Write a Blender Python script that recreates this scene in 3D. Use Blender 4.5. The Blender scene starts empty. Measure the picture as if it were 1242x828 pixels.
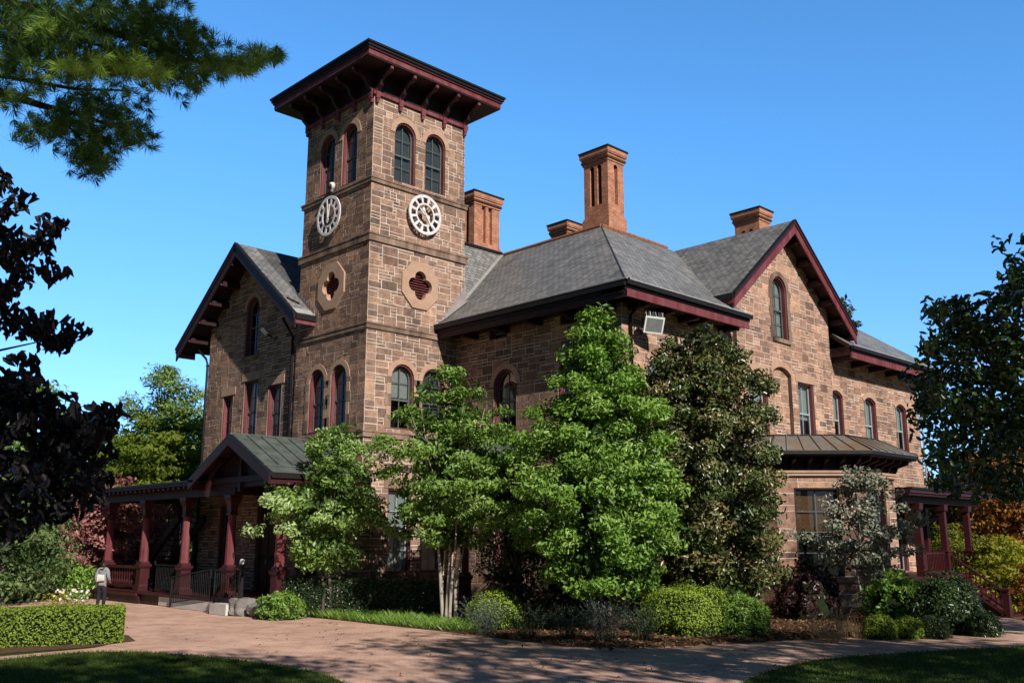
import bpy, bmesh, math, random
import numpy as np
from mathutils import Vector, Matrix
R = math.radians
sc = bpy.context.scene
COL = sc.collection
rnd = random.Random(7)
nrng = np.random.default_rng(11)

# ------------------------------------------------------------------ camera
F_PX, YAW, PITCH = 1158.24, 0.79862, 0.204196
CAM = (-19.831, -27.884, 2.4)
cd = bpy.data.cameras.new('camera'); cam = bpy.data.objects.new('camera', cd); COL.objects.link(cam)
cd.sensor_width = 36; cd.lens = F_PX/1242*36; cd.clip_end = 3000; cd.clip_start = 0.05
cam.location = CAM; cam.rotation_euler = (math.pi/2+PITCH, 0, YAW-math.pi/2)
sc.camera = cam

def at(px, d):
    """ground position seen in column px at distance d in front of the camera"""
    a = (px-621)/F_PX*math.cos(PITCH)
    return (CAM[0]+d*(math.cos(YAW)+a*math.sin(YAW)), CAM[1]+d*(math.sin(YAW)-a*math.cos(YAW)))
def ray(px, py, d):
    """the point at pixel px,py whose depth along the lens axis is d"""
    f = Vector((math.cos(YAW)*math.cos(PITCH), math.sin(YAW)*math.cos(PITCH), math.sin(PITCH)))
    r = Vector((math.sin(YAW), -math.cos(YAW), 0)); u = r.cross(f)
    return Vector(CAM)+d*(f+(px-621)/F_PX*r-(py-414)/F_PX*u)
def smooth(a, b, x):
    t = min(1, max(0, (x-a)/(b-a))); return t*t*(3-2*t)
def gz(x, y):
    """height of the ground: it falls a little to the right of the house"""
    u = .716*(x-CAM[0])-.698*(y-CAM[1])
    return -.75*smooth(14.5, 21, u)

# ------------------------------------------------------------------ materials
def mat(name, color=(.5,.5,.5), rough=.7, metal=0, spec=.5):
    m = bpy.data.materials.new(name); m.use_nodes = True
    b = m.node_tree.nodes['Principled BSDF']
    b.inputs['Base Color'].default_value = (*color, 1); b.inputs['Roughness'].default_value = rough
    b.inputs['Metallic'].default_value = metal; b.inputs['Specular IOR Level'].default_value = spec
    return m
class NT:
    def __init__(s, m): s.m = m; s.t = m.node_tree; s.b = s.t.nodes['Principled BSDF']
    def n(s, typ, **kw):
        nd = s.t.nodes.new(typ)
        for k, v in kw.items():
            if hasattr(nd, k) and not isinstance(v, tuple) and k not in nd.inputs: setattr(nd, k, v)
            elif k in nd.inputs: nd.inputs[k].default_value = v
        return nd
    def l(s, a, b): s.t.links.new(a, b)
    def noise(s, co, scale, detail=4, rough=.6):
        nd = s.t.nodes.new('ShaderNodeTexNoise'); nd.inputs['Scale'].default_value = scale
        nd.inputs['Detail'].default_value = detail; nd.inputs['Roughness'].default_value = rough
        if co: s.l(co, nd.inputs['Vector'])
        return nd.outputs['Fac']
    def ramp(s, fac, stops):
        nd = s.t.nodes.new('ShaderNodeValToRGB'); cr = nd.color_ramp
        while len(cr.elements) < len(stops): cr.elements.new(.5)
        for e, (p, c) in zip(cr.elements, stops):
            e.position = p; e.color = (*c, 1) if len(c) == 3 else c
        s.l(fac, nd.inputs['Fac']); return nd.outputs['Color']
    def mix(s, a, b, fac, mode='MIX'):
        nd = s.t.nodes.new('ShaderNodeMix'); nd.data_type = 'RGBA'; nd.blend_type = mode
        for i, v in ((6, a), (7, b), (0, fac)):
            if hasattr(v, 'links') or hasattr(v, 'is_linked'): s.l(v, nd.inputs[i])
            else: nd.inputs[i].default_value = v if i == 0 else (*v, 1)
        return nd.outputs[2]
    def bump(s, h, strength=.3, dist=.02):
        nd = s.t.nodes.new('ShaderNodeBump'); nd.inputs['Strength'].default_value = strength
        nd.inputs['Distance'].default_value = dist; s.l(h, nd.inputs['Height']); s.l(nd.outputs[0], s.b.inputs['Normal'])
    def base(s, c): s.l(c, s.b.inputs['Base Color'])
    def obj(s): return s.t.nodes.new('ShaderNodeTexCoord').outputs['Object']
    def uv(s): return s.t.nodes.new('ShaderNodeTexCoord').outputs['UV']
    def attr(s, name='Col'):
        nd = s.t.nodes.new('ShaderNodeAttribute'); nd.attribute_name = name; return nd
def mottled(name, c1, c2, scale=3, rough=.75, bump=.2, bscale=40, spec=.3, metal=0, streak=None):
    m = mat(name, c1, rough, metal, spec); t = NT(m); o = t.obj()
    c = t.ramp(t.noise(o, scale, 6, .65), [(.3, c1), (.7, c2)])
    if streak:
        mp = t.t.nodes.new('ShaderNodeMapping'); mp.inputs['Scale'].default_value = streak[0]; t.l(o, mp.inputs['Vector'])
        f = t.ramp(t.noise(mp.outputs[0], streak[1], 3), [(.4, (0,0,0)), (.7, (1,1,1))])
        c = t.mix(c, streak[2], f)
    t.base(c)
    if bump: t.bump(t.noise(o, bscale, 4), bump, .01)
    return m
M = {}
# brownstone blocks: one colour per block in the mesh attribute, weathered by noise
m = mat('brownstone_blocks', rough=.92, spec=.15); t = NT(m); o = t.obj()
c = t.mix(t.attr().outputs['Color'], t.ramp(t.noise(o, 5, 8, .7), [(.25, (.45,.43,.42)), (.75, (1.35,1.3,1.28))]), 1, 'MULTIPLY')
mp = t.t.nodes.new('ShaderNodeMapping'); mp.inputs['Scale'].default_value = (1.2, 1.2, .12); t.l(o, mp.inputs['Vector'])
c = t.mix(c, t.ramp(t.noise(mp.outputs[0], 1.0, 5), [(.3, (.62,.6,.6)), (.55, (1,1,1))]), .8, 'MULTIPLY')
c = t.mix(c, t.ramp(t.noise(o, .45, 5, .6), [(.32, (.74,.73,.73)), (.62, (1.10,1.08,1.06))]), 1, 'MULTIPLY')
t.base(c); t.bump(t.noise(o, 11, 7, .75), .8, .04); M['stone'] = m
M['mortar'] = mottled('lime_mortar', (.60,.50,.42), (.80,.70,.61), 2.2, .95, .3, 60, .1)
M['band'] = mottled('dressed_brownstone', (.25,.165,.122), (.37,.255,.19), 2.5, .85, .3, 30, .2, streak=((1.5,1.5,.2), 1.2, (.09,.062,.05)))
M['bandlight'] = mottled('dressed_tan_stone', (.40,.25,.175), (.52,.345,.25), 2.5, .85, .25, 30, .2)
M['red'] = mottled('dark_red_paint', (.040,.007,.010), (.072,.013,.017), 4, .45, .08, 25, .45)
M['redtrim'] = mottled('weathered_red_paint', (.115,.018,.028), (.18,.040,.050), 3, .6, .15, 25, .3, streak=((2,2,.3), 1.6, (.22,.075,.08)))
M['darkred'] = mottled('shaded_maroon_paint', (.022,.008,.009), (.035,.011,.013), 4, .55, .05, 25, .35)  # red trim darkened so eave and left-side shade sits in the colour
M['gutter'] = mottled('black_gutter_metal', (.010,.009,.010), (.020,.018,.019), 5, .5, .05, 25, .25)
M['drip'] = mottled('grey_drip_edge', (.25,.25,.26), (.4,.4,.4), 6, .45, 0)
M['lead'] = mottled('lead_flashing', (.13,.10,.11), (.22,.18,.19), 3, .55, .1, 20)
M['leadlight'] = mottled('pale_flashing', (.32,.32,.31), (.46,.46,.44), 3, .5, .1, 20)
M['ridge'] = mottled('clay_ridge', (.22,.085,.045), (.34,.15,.085), 6, .8, .2, 30)
M['white'] = mottled('white_paint', (.72,.70,.68), (.82,.81,.79), 5, .5, .04, 30)
M['dialwhite'] = mottled('clock_white', (.60,.56,.57), (.84,.81,.82), 4, .6, .04, 30)
M['sash'] = mottled('grey_green_sash', (.085,.105,.105), (.13,.15,.15), 5, .5, .05, 30)
M['sashlight'] = mottled('pale_grey_sash', (.30,.36,.38), (.40,.46,.47), 5, .5, .05, 30)
M['blackmetal'] = mottled('black_iron', (.012,.012,.014), (.022,.022,.025), 6, .4, .05, 30)
M['greymetal'] = mottled('grey_aluminium', (.35,.36,.38), (.48,.49,.5), 6, .4, .05, 30, metal=.3)
M['concrete'] = mottled('pale_concrete', (.50,.48,.45), (.66,.64,.60), 3, .9, .3, 50, .2)
M['curtain'] = mottled('white_blind', (.62,.62,.60), (.76,.76,.73), 6, .9, 0)
M['tanblind'] = mottled('wooden_shutter', (.26,.12,.06), (.36,.18,.09), 6, .8, 0)
M['greysheet'] = mottled('plain_grey_sheet', (.13,.14,.14), (.20,.21,.21), 6, .9, 0)  # even grey sheet behind the tower panes, also the floodlight lens
M['leadpale'] = mottled('lavender_lead_sheet', (.24,.20,.20), (.34,.29,.29), 3, .55, .1, 20)
M['dark'] = mat('dark_room', (.008,.008,.009), 1, 0, .1)
M['rock'] = mottled('grey_boulder', (.13,.12,.11), (.3,.28,.26), 2, .95, .6, 12)
# slates
m = mat('slate', rough=.55, spec=.4); t = NT(m); u = t.uv()
br = t.n('ShaderNodeTexBrick', offset=.5); t.l(u, br.inputs['Vector'])
for k, v in {'Scale':1, 'Brick Width':.28, 'Row Height':.19, 'Mortar Size':.012, 'Mortar Smooth':.3, 'Bias':0}.items(): br.inputs[k].default_value = v
br.inputs['Color1'].default_value = (.17,.168,.168,1); br.inputs['Color2'].default_value = (.28,.275,.27,1); br.inputs['Mortar'].default_value = (.04,.04,.04,1)
c = t.mix(br.outputs['Color'], t.ramp(t.noise(t.obj(), .7, 6, .65), [(.3, (.74,.77,.80)), (.7, (1.2,1.18,1.14))]), 1, 'MULTIPLY')
mp = t.t.nodes.new('ShaderNodeMapping'); mp.inputs['Scale'].default_value = (3.2, .5, 1); t.l(u, mp.inputs['Vector'])
c = t.mix(c, t.ramp(t.noise(mp.outputs[0], 1.5, 5), [(.35, (.75,.76,.78)), (.65, (1.25,1.22,1.2))]), .8, 'MULTIPLY')
t.base(c); t.bump(br.outputs['Fac'], .8, -.02); M['slate'] = m
# chimney and paving bricks
def brickmat(name, c1, c2, cm, w, h, ms, nscale=1.2, bump=.4, uvs=True, patches=((.65,.65,.65),(1.3,1.25,1.2)), stains=0):
    m = mat(name, rough=.9, spec=.15); t = NT(m); u = t.uv()
    br = t.n('ShaderNodeTexBrick', offset=.5); t.l(u, br.inputs['Vector'])
    for k, v in {'Scale':1, 'Brick Width':w, 'Row Height':h, 'Mortar Size':ms, 'Mortar Smooth':.2, 'Bias':0}.items(): br.inputs[k].default_value = v
    br.inputs['Color1'].default_value = (*c1,1); br.inputs['Color2'].default_value = (*c2,1); br.inputs['Mortar'].default_value = (*cm,1)
    c = t.mix(br.outputs['Color'], t.ramp(t.noise(t.obj(), nscale, 7, .65), [(.3, patches[0]), (.7, patches[1])]), 1, 'MULTIPLY')
    if stains: c = t.mix(c, t.ramp(t.noise(t.obj(), 1.1, 8, .75), [(.38, (.72,.70,.68)), (.52, (1,1,1)), (.75, (1.06,1.05,1.04))]), stains, 'MULTIPLY')
    t.base(c); t.bump(br.outputs['Fac'], bump, -.008); return m
M['brick'] = brickmat('chimney_brick', (.37,.125,.072), (.52,.215,.13), (.46,.33,.25), .22, .078, .010, 3)
M['brickdark'] = brickmat('dark_brick', (.05,.02,.015), (.09,.04,.03), (.08,.06,.05), .22, .078, .012)  # darker brick that puts shade into the chimney niches
M['paver'] = brickmat('clay_pavers', (.70,.43,.325), (.80,.52,.40), (.58,.39,.31), .2, .1, .008, .35, .25, patches=((.78,.77,.77),(1.14,1.13,1.12)), stains=1)
# seamed metal roofs
M['patina'] = mottled('patinated_copper', (.105,.135,.125), (.17,.20,.185), 1.3, .5, .06, 12, .4, .2, streak=((3,3,.4), 1.0, (.09,.10,.09)))
M['bronze'] = mottled('weathered_metal_roof', (.18,.177,.172), (.31,.305,.295), 1.0, .5, .06, 12, .4, .3, streak=((2,2,.5), .5, (.26,.17,.10)))
# glass: thin pane, dark room behind
m = bpy.data.materials.new('window_glass'); m.use_nodes = True; nt = m.node_tree; nt.nodes.clear()
out = nt.nodes.new('ShaderNodeOutputMaterial'); mx = nt.nodes.new('ShaderNodeMixShader'); tr = nt.nodes.new('ShaderNodeBsdfTransparent'); gl = nt.nodes.new('ShaderNodeBsdfGlossy')
lw = nt.nodes.new('ShaderNodeLayerWeight'); lw.inputs['Blend'].default_value = .55
mr = nt.nodes.new('ShaderNodeMapRange'); mr.inputs[3].default_value = .07; mr.inputs[4].default_value = .6
nt.links.new(lw.outputs['Fresnel'], mr.inputs[0]); nt.links.new(mr.outputs[0], mx.inputs[0])
tr.inputs[0].default_value = (.78,.84,.84,1); gl.inputs['Roughness'].default_value = .02
nz = nt.nodes.new('ShaderNodeTexNoise'); nz.inputs['Scale'].default_value = 1.6; bp = nt.nodes.new('ShaderNodeBump'); bp.inputs['Strength'].default_value = .06
tc = nt.nodes.new('ShaderNodeTexCoord'); nt.links.new(tc.outputs['Object'], nz.inputs[0]); nt.links.new(nz.outputs[0], bp.inputs['Height']); nt.links.new(bp.outputs[0], gl.inputs['Normal'])
nt.links.new(tr.outputs[0], mx.inputs[1]); nt.links.new(gl.outputs[0], mx.inputs[2]); nt.links.new(mx.outputs[0], out.inputs[0]); M['glass'] = m
# leaves
def leafmat(name, dark, light, trans=.3, rough=.5, spec=.3, third=None, tcol=None):
    m = mat(name, light, rough, 0, spec); t = NT(m); a = t.attr('Col').outputs['Fac']
    stops = [(0, dark), (.55, light)]
    if third: stops.append((1, third))
    c = t.ramp(a, stops); t.base(c)
    tl = t.t.nodes.new('ShaderNodeBsdfTranslucent'); mx = t.t.nodes.new('ShaderNodeMixShader'); mx.inputs[0].default_value = trans
    g = t.mix(c, tcol or (1.15,1.3,.55), 1, 'MULTIPLY'); t.l(g, tl.inputs['Color'])
    o = t.t.nodes['Material Output']; t.l(t.b.outputs[0], mx.inputs[1]); t.l(tl.outputs[0], mx.inputs[2]); t.l(mx.outputs[0], o.inputs['Surface'])
    return m
M['bark'] = mottled('grey_brown_bark', (.07,.052,.04), (.14,.11,.09), 6, .95, .6, 18)
M['palebark'] = mottled('pale_bark', (.30,.25,.20), (.50,.44,.37), 5, .9, .4, 18)
M['darkbark'] = mottled('dark_bark', (.02,.016,.014), (.045,.036,.03), 6, .95, .6, 18)
M['grassbase'] = mottled('lawn', (.035,.06,.012), (.075,.11,.025), 1.2, 1, .5, 30, .1)
M['mulch'] = mottled('bark_mulch', (.075,.040,.024), (.19,.11,.068), 9, 1, .9, 22, .1)
# ------------------------------------------------------------------ mesh building
class MB:
    def __init__(s): s.v = []; s.f = []; s.mi = []; s.mats = []; s.c = []
    def m(s, k):
        k = M[k] if isinstance(k, str) else k
        if k not in s.mats: s.mats.append(k)
        return s.mats.index(k)
    def face(s, pts, k, col=None):
        i = len(s.v); s.v += [tuple(p) for p in pts]; s.f.append(tuple(range(i, i+len(pts)))); s.mi.append(s.m(k)); s.c.append(col or (.5,.5,.5))
    def mesh(s, verts, faces, k, col=None):
        i = len(s.v); s.v += [tuple(p) for p in verts]; j = s.m(k)
        for f in faces: s.f.append(tuple(a+i for a in f)); s.mi.append(j); s.c.append(col or (.5,.5,.5))
    def box(s, a, b, k, col=None):
        (x0,y0,z0),(x1,y1,z1) = a, b
        x0,x1 = sorted((x0,x1)); y0,y1 = sorted((y0,y1)); z0,z1 = sorted((z0,z1))
        s.mesh([(x0,y0,z0),(x1,y0,z0),(x1,y1,z0),(x0,y1,z0),(x0,y0,z1),(x1,y0,z1),(x1,y1,z1),(x0,y1,z1)],
               [(0,3,2,1),(4,5,6,7),(0,1,5,4),(1,2,6,5),(2,3,7,6),(3,0,4,7)], k, col)
    def bar(s, a, b, w, h, k, up=(0,0,1)):
        a, b = Vector(a), Vector(b); d = (b-a).normalized(); up = Vector(up)
        r = d.cross(up)
        if r.length < 1e-4: r = d.cross(Vector((1,0,0)))
        r.normalize(); u = r.cross(d); vs = []
        for p in (a, b):
            for i, j in ((-1,-1),(1,-1),(1,1),(-1,1)): vs.append(p+r*(i*w/2)+u*(j*h/2))
        s.mesh(vs, [(0,1,2,3),(7,6,5,4),(0,4,5,1),(1,5,6,2),(2,6,7,3),(3,7,4,0)], k)
    def tube(s, pts, rad, k, n=8, cap=True):
        pts = [Vector(p) for p in pts]; rad = [float(q) for q in rad] if hasattr(rad, '__len__') else [rad]*len(pts); vs = []
        for i, p in enumerate(pts):
            d = (pts[min(i+1, len(pts)-1)]-pts[max(i-1, 0)]).normalized()
            r = d.cross(Vector((.31,.17,.94)))
            if r.length < .05: r = d.cross(Vector((1,0,0)))
            r.normalize(); u = r.cross(d)
            for j in range(n):
                a = 2*math.pi*j/n; vs.append(p+rad[i]*(math.cos(a)*r+math.sin(a)*u))
        fs = [(i*n+j, i*n+(j+1)%n, (i+1)*n+(j+1)%n, (i+1)*n+j) for i in range(len(pts)-1) for j in range(n)]
        if cap: fs += [tuple(range(n))[::-1], tuple(range((len(pts)-1)*n, len(pts)*n))]
        s.mesh(vs, fs, k)
    def prism(s, poly, vec, k, k2=None):
        """planar polygon poly (3d) extruded by vec"""
        poly = [Vector(p) for p in poly]; vec = Vector(vec); n = len(poly)
        s.face(poly, k); s.face([p+vec for p in poly][::-1], k2 or k)
        for i in range(n):
            a, b = poly[i], poly[(i+1)%n]; s.face([b, a, a+vec, b+vec], k2 or k)
    def lathe(s, x, y, prof, k, n=4, rot=math.pi/4, scale=1):
        """stack of (z, half width) rings; n=4 gives square section"""
        vs = []
        for z, r in prof:
            for j in range(n):
                a = rot+2*math.pi*j/n; q = r*(math.sqrt(2) if n == 4 else 1)*scale; vs.append((x+q*math.cos(a), y+q*math.sin(a), z))
        fs = [(i*n+j, i*n+(j+1)%n, (i+1)*n+(j+1)%n, (i+1)*n+j) for i in range(len(prof)-1) for j in range(n)]
        fs += [tuple(range(n))[::-1], tuple(range((len(prof)-1)*n, len(prof)*n))]
        s.mesh(vs, fs, k)
    def build(s, name, parent=None, label=None, uv=False, smooth=False, fix=True, kind=None):
        off = Vector((0,0,0)); q_ = parent
        while q_: off += q_.location; q_ = q_.parent
        me = bpy.data.meshes.new(name); me.from_pydata([(a-off.x, b-off.y, c-off.z) for a, b, c in s.v], [], s.f)
        for m in s.mats: me.materials.append(m)
        me.polygons.foreach_set('material_index', s.mi)
        if fix:
            bm = bmesh.new(); bm.from_mesh(me); bmesh.ops.recalc_face_normals(bm, faces=bm.faces); bm.to_mesh(me); bm.free()
        if any(c != (.5,.5,.5) for c in s.c):
            at_ = me.attributes.new('Col', 'FLOAT_COLOR', 'FACE')
            at_.data.foreach_set('color', np.array([(*c, 1) for c in s.c], np.float32).ravel())
        if uv:
            ul = me.uv_layers.new(name='UVMap'); Z = Vector((0,0,1))
            for p in me.polygons:
                n = p.normal
                if abs(n.z) > .97: h, w = Vector((1,0,0)), Vector((0,1,0))
                else: h = Z.cross(n).normalized(); w = n.cross(h)
                for li in p.loop_indices:
                    co = me.vertices[me.loops[li].vertex_index].co; ul.data[li].uv = (co.dot(h), co.dot(w))
        if smooth: me.polygons.foreach_set('use_smooth', [True]*len(me.polygons))
        ob = bpy.data.objects.new(name, me); COL.objects.link(ob)
        if parent: ob.parent = parent
        if label: ob['label'] = label
        if kind: ob['kind'] = kind
        me.update(); return ob
def place_origin(ob, loc):
    """give a mesh thing an origin at its base"""
    loc = Vector(loc); ob.data.transform(Matrix.Translation(-loc)); ob.location = loc
def thing(name, label, cat, loc=(0,0,0), group=None):
    o = bpy.data.objects.new(name, None); o.empty_display_size = .3; COL.objects.link(o); o.location = loc
    o['label'] = label; o['category'] = cat
    if group: o['group'] = group
    return o
def tag(o, label, cat, group=None, kind=None):
    o['label'] = label; o['category'] = cat
    if group: o['group'] = group
    if kind: o['kind'] = kind
    return o
# ------------------------------------------------------------------ walls
class WF:
    """a vertical wall plane: u runs along it, z up, d outwards"""
    def __init__(s, O, U, N):
        s.O = Vector((O[0], O[1], 0)); s.U = Vector((U[0], U[1], 0)).normalized(); s.N = Vector((N[0], N[1], 0)).normalized()
        s.flip = s.U.cross(Vector((0,0,1))).dot(s.N) < 0
    def P(s, u, z, d=0): return s.O+s.U*u+s.N*d+Vector((0,0,z))
    def poly(s, mb, pts, d, k, col=None):
        q = [s.P(u, z, d) for u, z in pts]; mb.face(q[::-1] if s.flip else q, k, col)
    def box(s, mb, u0, u1, z0, z1, d0, d1, k):
        a = [s.P(u, z, d) for d in (d0, d1) for u, z in ((u0,z0),(u1,z0),(u1,z1),(u0,z1))]
        mb.mesh(a, [(0,1,2,3),(7,6,5,4),(0,4,5,1),(1,5,6,2),(2,6,7,3),(3,7,4,0)], k)
    def prism(s, mb, pts, d0, d1, k):
        mb.prism([s.P(u, z, d0) for u, z in pts], s.N*(d1-d0), k)
def clip(poly, p, q, keep_left=True):
    out = []; n = len(poly); sg = 1 if keep_left else -1
    def sd(a): return sg*((q[0]-p[0])*(a[1]-p[1])-(q[1]-p[1])*(a[0]-p[0]))
    for i in range(n):
        a, b = poly[i], poly[(i+1)%n]; da, db = sd(a), sd(b)
        if da >= 0: out.append(a)
        if (da > 0 and db < 0) or (da < 0 and db > 0):
            t_ = da/(da-db); out.append((a[0]+(b[0]-a[0])*t_, a[1]+(b[1]-a[1])*t_))
    return out
def area(p): return abs(sum(p[i][0]*p[(i+1)%len(p)][1]-p[(i+1)%len(p)][0]*p[i][1] for i in range(len(p))))/2
def minus(poly, hole):
    out = []; cur = poly
    for i in range(len(hole)):
        p, q = hole[i], hole[(i+1)%len(hole)]
        o_ = clip(cur, p, q, False)
        if len(o_) > 2 and area(o_) > 1e-5: out.append(o_)
        cur = clip(cur, p, q, True)
        if len(cur) < 3 or area(cur) < 1e-5: return out
    return out
def bbox(p): return min(a[0] for a in p), max(a[0] for a in p), min(a[1] for a in p), max(a[1] for a in p)
def opening(u0, u1, z0, z1, arch=None, n=10):
    w = u1-u0; c = (u0+u1)/2
    if arch == 'round': r = w/2; zs = z1-r; return [(u0,z0),(u1,z0)]+[(c+r*math.cos(a), zs+r*math.sin(a)) for a in np.linspace(0, math.pi, n)]
    if arch == 'seg':
        h = .2*w; r = (w*w/4+h*h)/(2*h); a0 = math.asin(w/2/r); zc = z1-r
        return [(u0,z0),(u1,z0)]+[(c+r*math.sin(a), zc+r*math.cos(a)) for a in np.linspace(a0, -a0, n)]
    return [(u0,z0),(u1,z0),(u1,z1),(u0,z1)]
STONES = [(.196,.130,.100),(.184,.119,.090),(.216,.144,.110),(.168,.112,.087),(.156,.106,.085),(.236,.156,.116),(.186,.128,.104),(.125,.088,.074),(.252,.166,.118),(.192,.126,.096),(.200,.136,.104)]
def ashlar(mb, wf, outline, holes, rng, uu=.145, vv=.122, dark=1.0, tint=(1,1,1)):
    u0, u1, z0, z1 = bbox(outline); nu = max(2, round((u1-u0)/uu)); nz = max(2, round((z1-z0)/vv))
    uu = (u1-u0)/nu; vv = (z1-z0)/nz; occ = np.zeros((nz, nu), bool)
    sizes = [(5,2),(4,2),(4,2),(3,2),(3,2),(2,2),(5,3),(4,3),(4,1),(3,1),(5,1),(2,1),(2,3)]
    for j in range(nz):
        i = 0
        while i < nu:
            if occ[j, i]: i += 1; continue
            w, h = rng.choice(sizes)
            if i == 0 or i+w >= nu: w, h = rng.choice([(3,2),(4,2),(3,3)])
            ww = 0
            while ww < w and i+ww < nu and not occ[j, i+ww]: ww += 1
            hh = min(h, nz-j)
            if hh > 1 and ww < hh+1 and rng.random() < .85: hh = 1
            occ[j:j+hh, i:i+ww] = True
            g = .010+rng.random()*.007; jx = lambda: rng.uniform(-.007, .007)
            rect = [(u0+i*uu+g+jx(), z0+j*vv+g+jx()), (u0+(i+ww)*uu-g+jx(), z0+j*vv+g+jx()), (u0+(i+ww)*uu-g+jx(), z0+(j+hh)*vv-g+jx()), (u0+i*uu+g+jx(), z0+(j+hh)*vv-g+jx())]
            i += ww
            full = area(rect); p = rect
            for a in range(len(outline)):
                p = clip(p, outline[a], outline[(a+1)%len(outline)])
                if len(p) < 3: break
            if len(p) < 3 or area(p) < 1e-4: continue
            pieces = [p]; cut = area(p) < full-1e-5
            for hb, hl in holes:
                if hb[0] < rect[1][0] and hb[1] > rect[0][0] and hb[2] < rect[2][1] and hb[3] > rect[0][1]:
                    pieces = [q for x in pieces for q in minus(x, hl)]; cut = True
            c = rng.choice(STONES); k = rng.uniform(.80, 1.22)*dark*1.98; c = tuple(max(.01, a*k*b) for a, b in zip(c, tint))
            d = rng.uniform(.003, .013)
            for q in pieces: wf.poly(mb, q, d, 'stone', c)
            if not cut:
                for a in range(4):
                    e, f_ = rect[a], rect[(a+1)%4]; qd = [wf.P(*e, d), wf.P(*e, 0), wf.P(*f_, 0), wf.P(*f_, d)]
                    mb.face(qd[::-1] if wf.flip else qd, 'stone', c)
def wall_mesh(wf, outline, openings, seed, dark=1.0, tint=(1,1,1), reveal=.26, back='mortar', uu=.145, vv=.122):
    """openings: list of dicts poly, arch, surround"""
    mb = MB(); rng = random.Random(seed)
    holes = [(bbox(o['poly']), o['poly']) for o in openings]
    pieces = [outline]
    for _, h in holes: pieces = [q for x in pieces for q in minus(x, h)]
    for q in pieces: wf.poly(mb, q, 0, back)
    ashlar(mb, wf, outline, holes, rng, uu, vv, dark, tint)
    for o in openings:
        p = o['poly']; n = len(p)
        for i in range(n):
            a, b = p[i], p[(i+1)%n]; q = [wf.P(*a, .02), wf.P(*b, .02), wf.P(*b, -reveal), wf.P(*a, -reveal)]
            mb.face(q if not wf.flip else q[::-1], 'band')
        surround(mb, wf, o)
    return mb
def surround(mb, wf, o):
    p = o['poly']; u0, u1, z0, z1 = bbox(p); kind = o.get('surround'); w = o.get('sw', .2)
    if kind in ('arch', 'jamb'):
        arc = p[2:]; c = ((u0+u1)/2, 0)
        # voussoirs, one stone each
        zc = o.get('zc', z1-(u1-u0)/2) if o.get('arch') == 'round' else None
        outer = []
        if o.get('arch') == 'seg':
            h = .2*(u1-u0); r = ((u1-u0)**2/4+h*h)/(2*h); zc = z1-r
        for (a, b) in arc:
            v = Vector((a-c[0], b-zc)); v.normalize(); outer.append((a+v.x*w, b+v.y*w))
        for i in range(len(arc)-1):
            k = rnd.uniform(.85, 1.15); g = .004
            q = [arc[i], outer[i], outer[i+1], arc[i+1]]
            wf.prism(mb, q, .004, .034, 'bandlight' if o.get('light') else 'band')
        if kind == 'jamb':
            z = z0
            zs = arc[0][1]; k = 0
            while z < zs-.05:
                hgt = min(rnd.uniform(.32, .5), zs-z)
                if zs-z-hgt < .15: hgt = zs-z
                ww = w*(1.0 if k % 2 else 1.35)
                for s_ in (-1, 1):
                    a = u0 if s_ < 0 else u1
                    wf.box(mb, min(a, a+s_*ww), max(a, a+s_*ww), z+.006, z+hgt-.006, .004, .03, 'bandlight' if (o.get('light') and k%2) else 'band')
                z += hgt; k += 1
    if kind == 'lintel':
        wf.box(mb, u0-.18, u1+.18, z1, z1+.34, .004, .035, 'bandlight' if o.get('light') else 'band')
    if o.get('sill', True) and kind:
        wf.box(mb, u0-.14, u1+.14, z0-.16, z0, -.05, .09, 'band')
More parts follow.
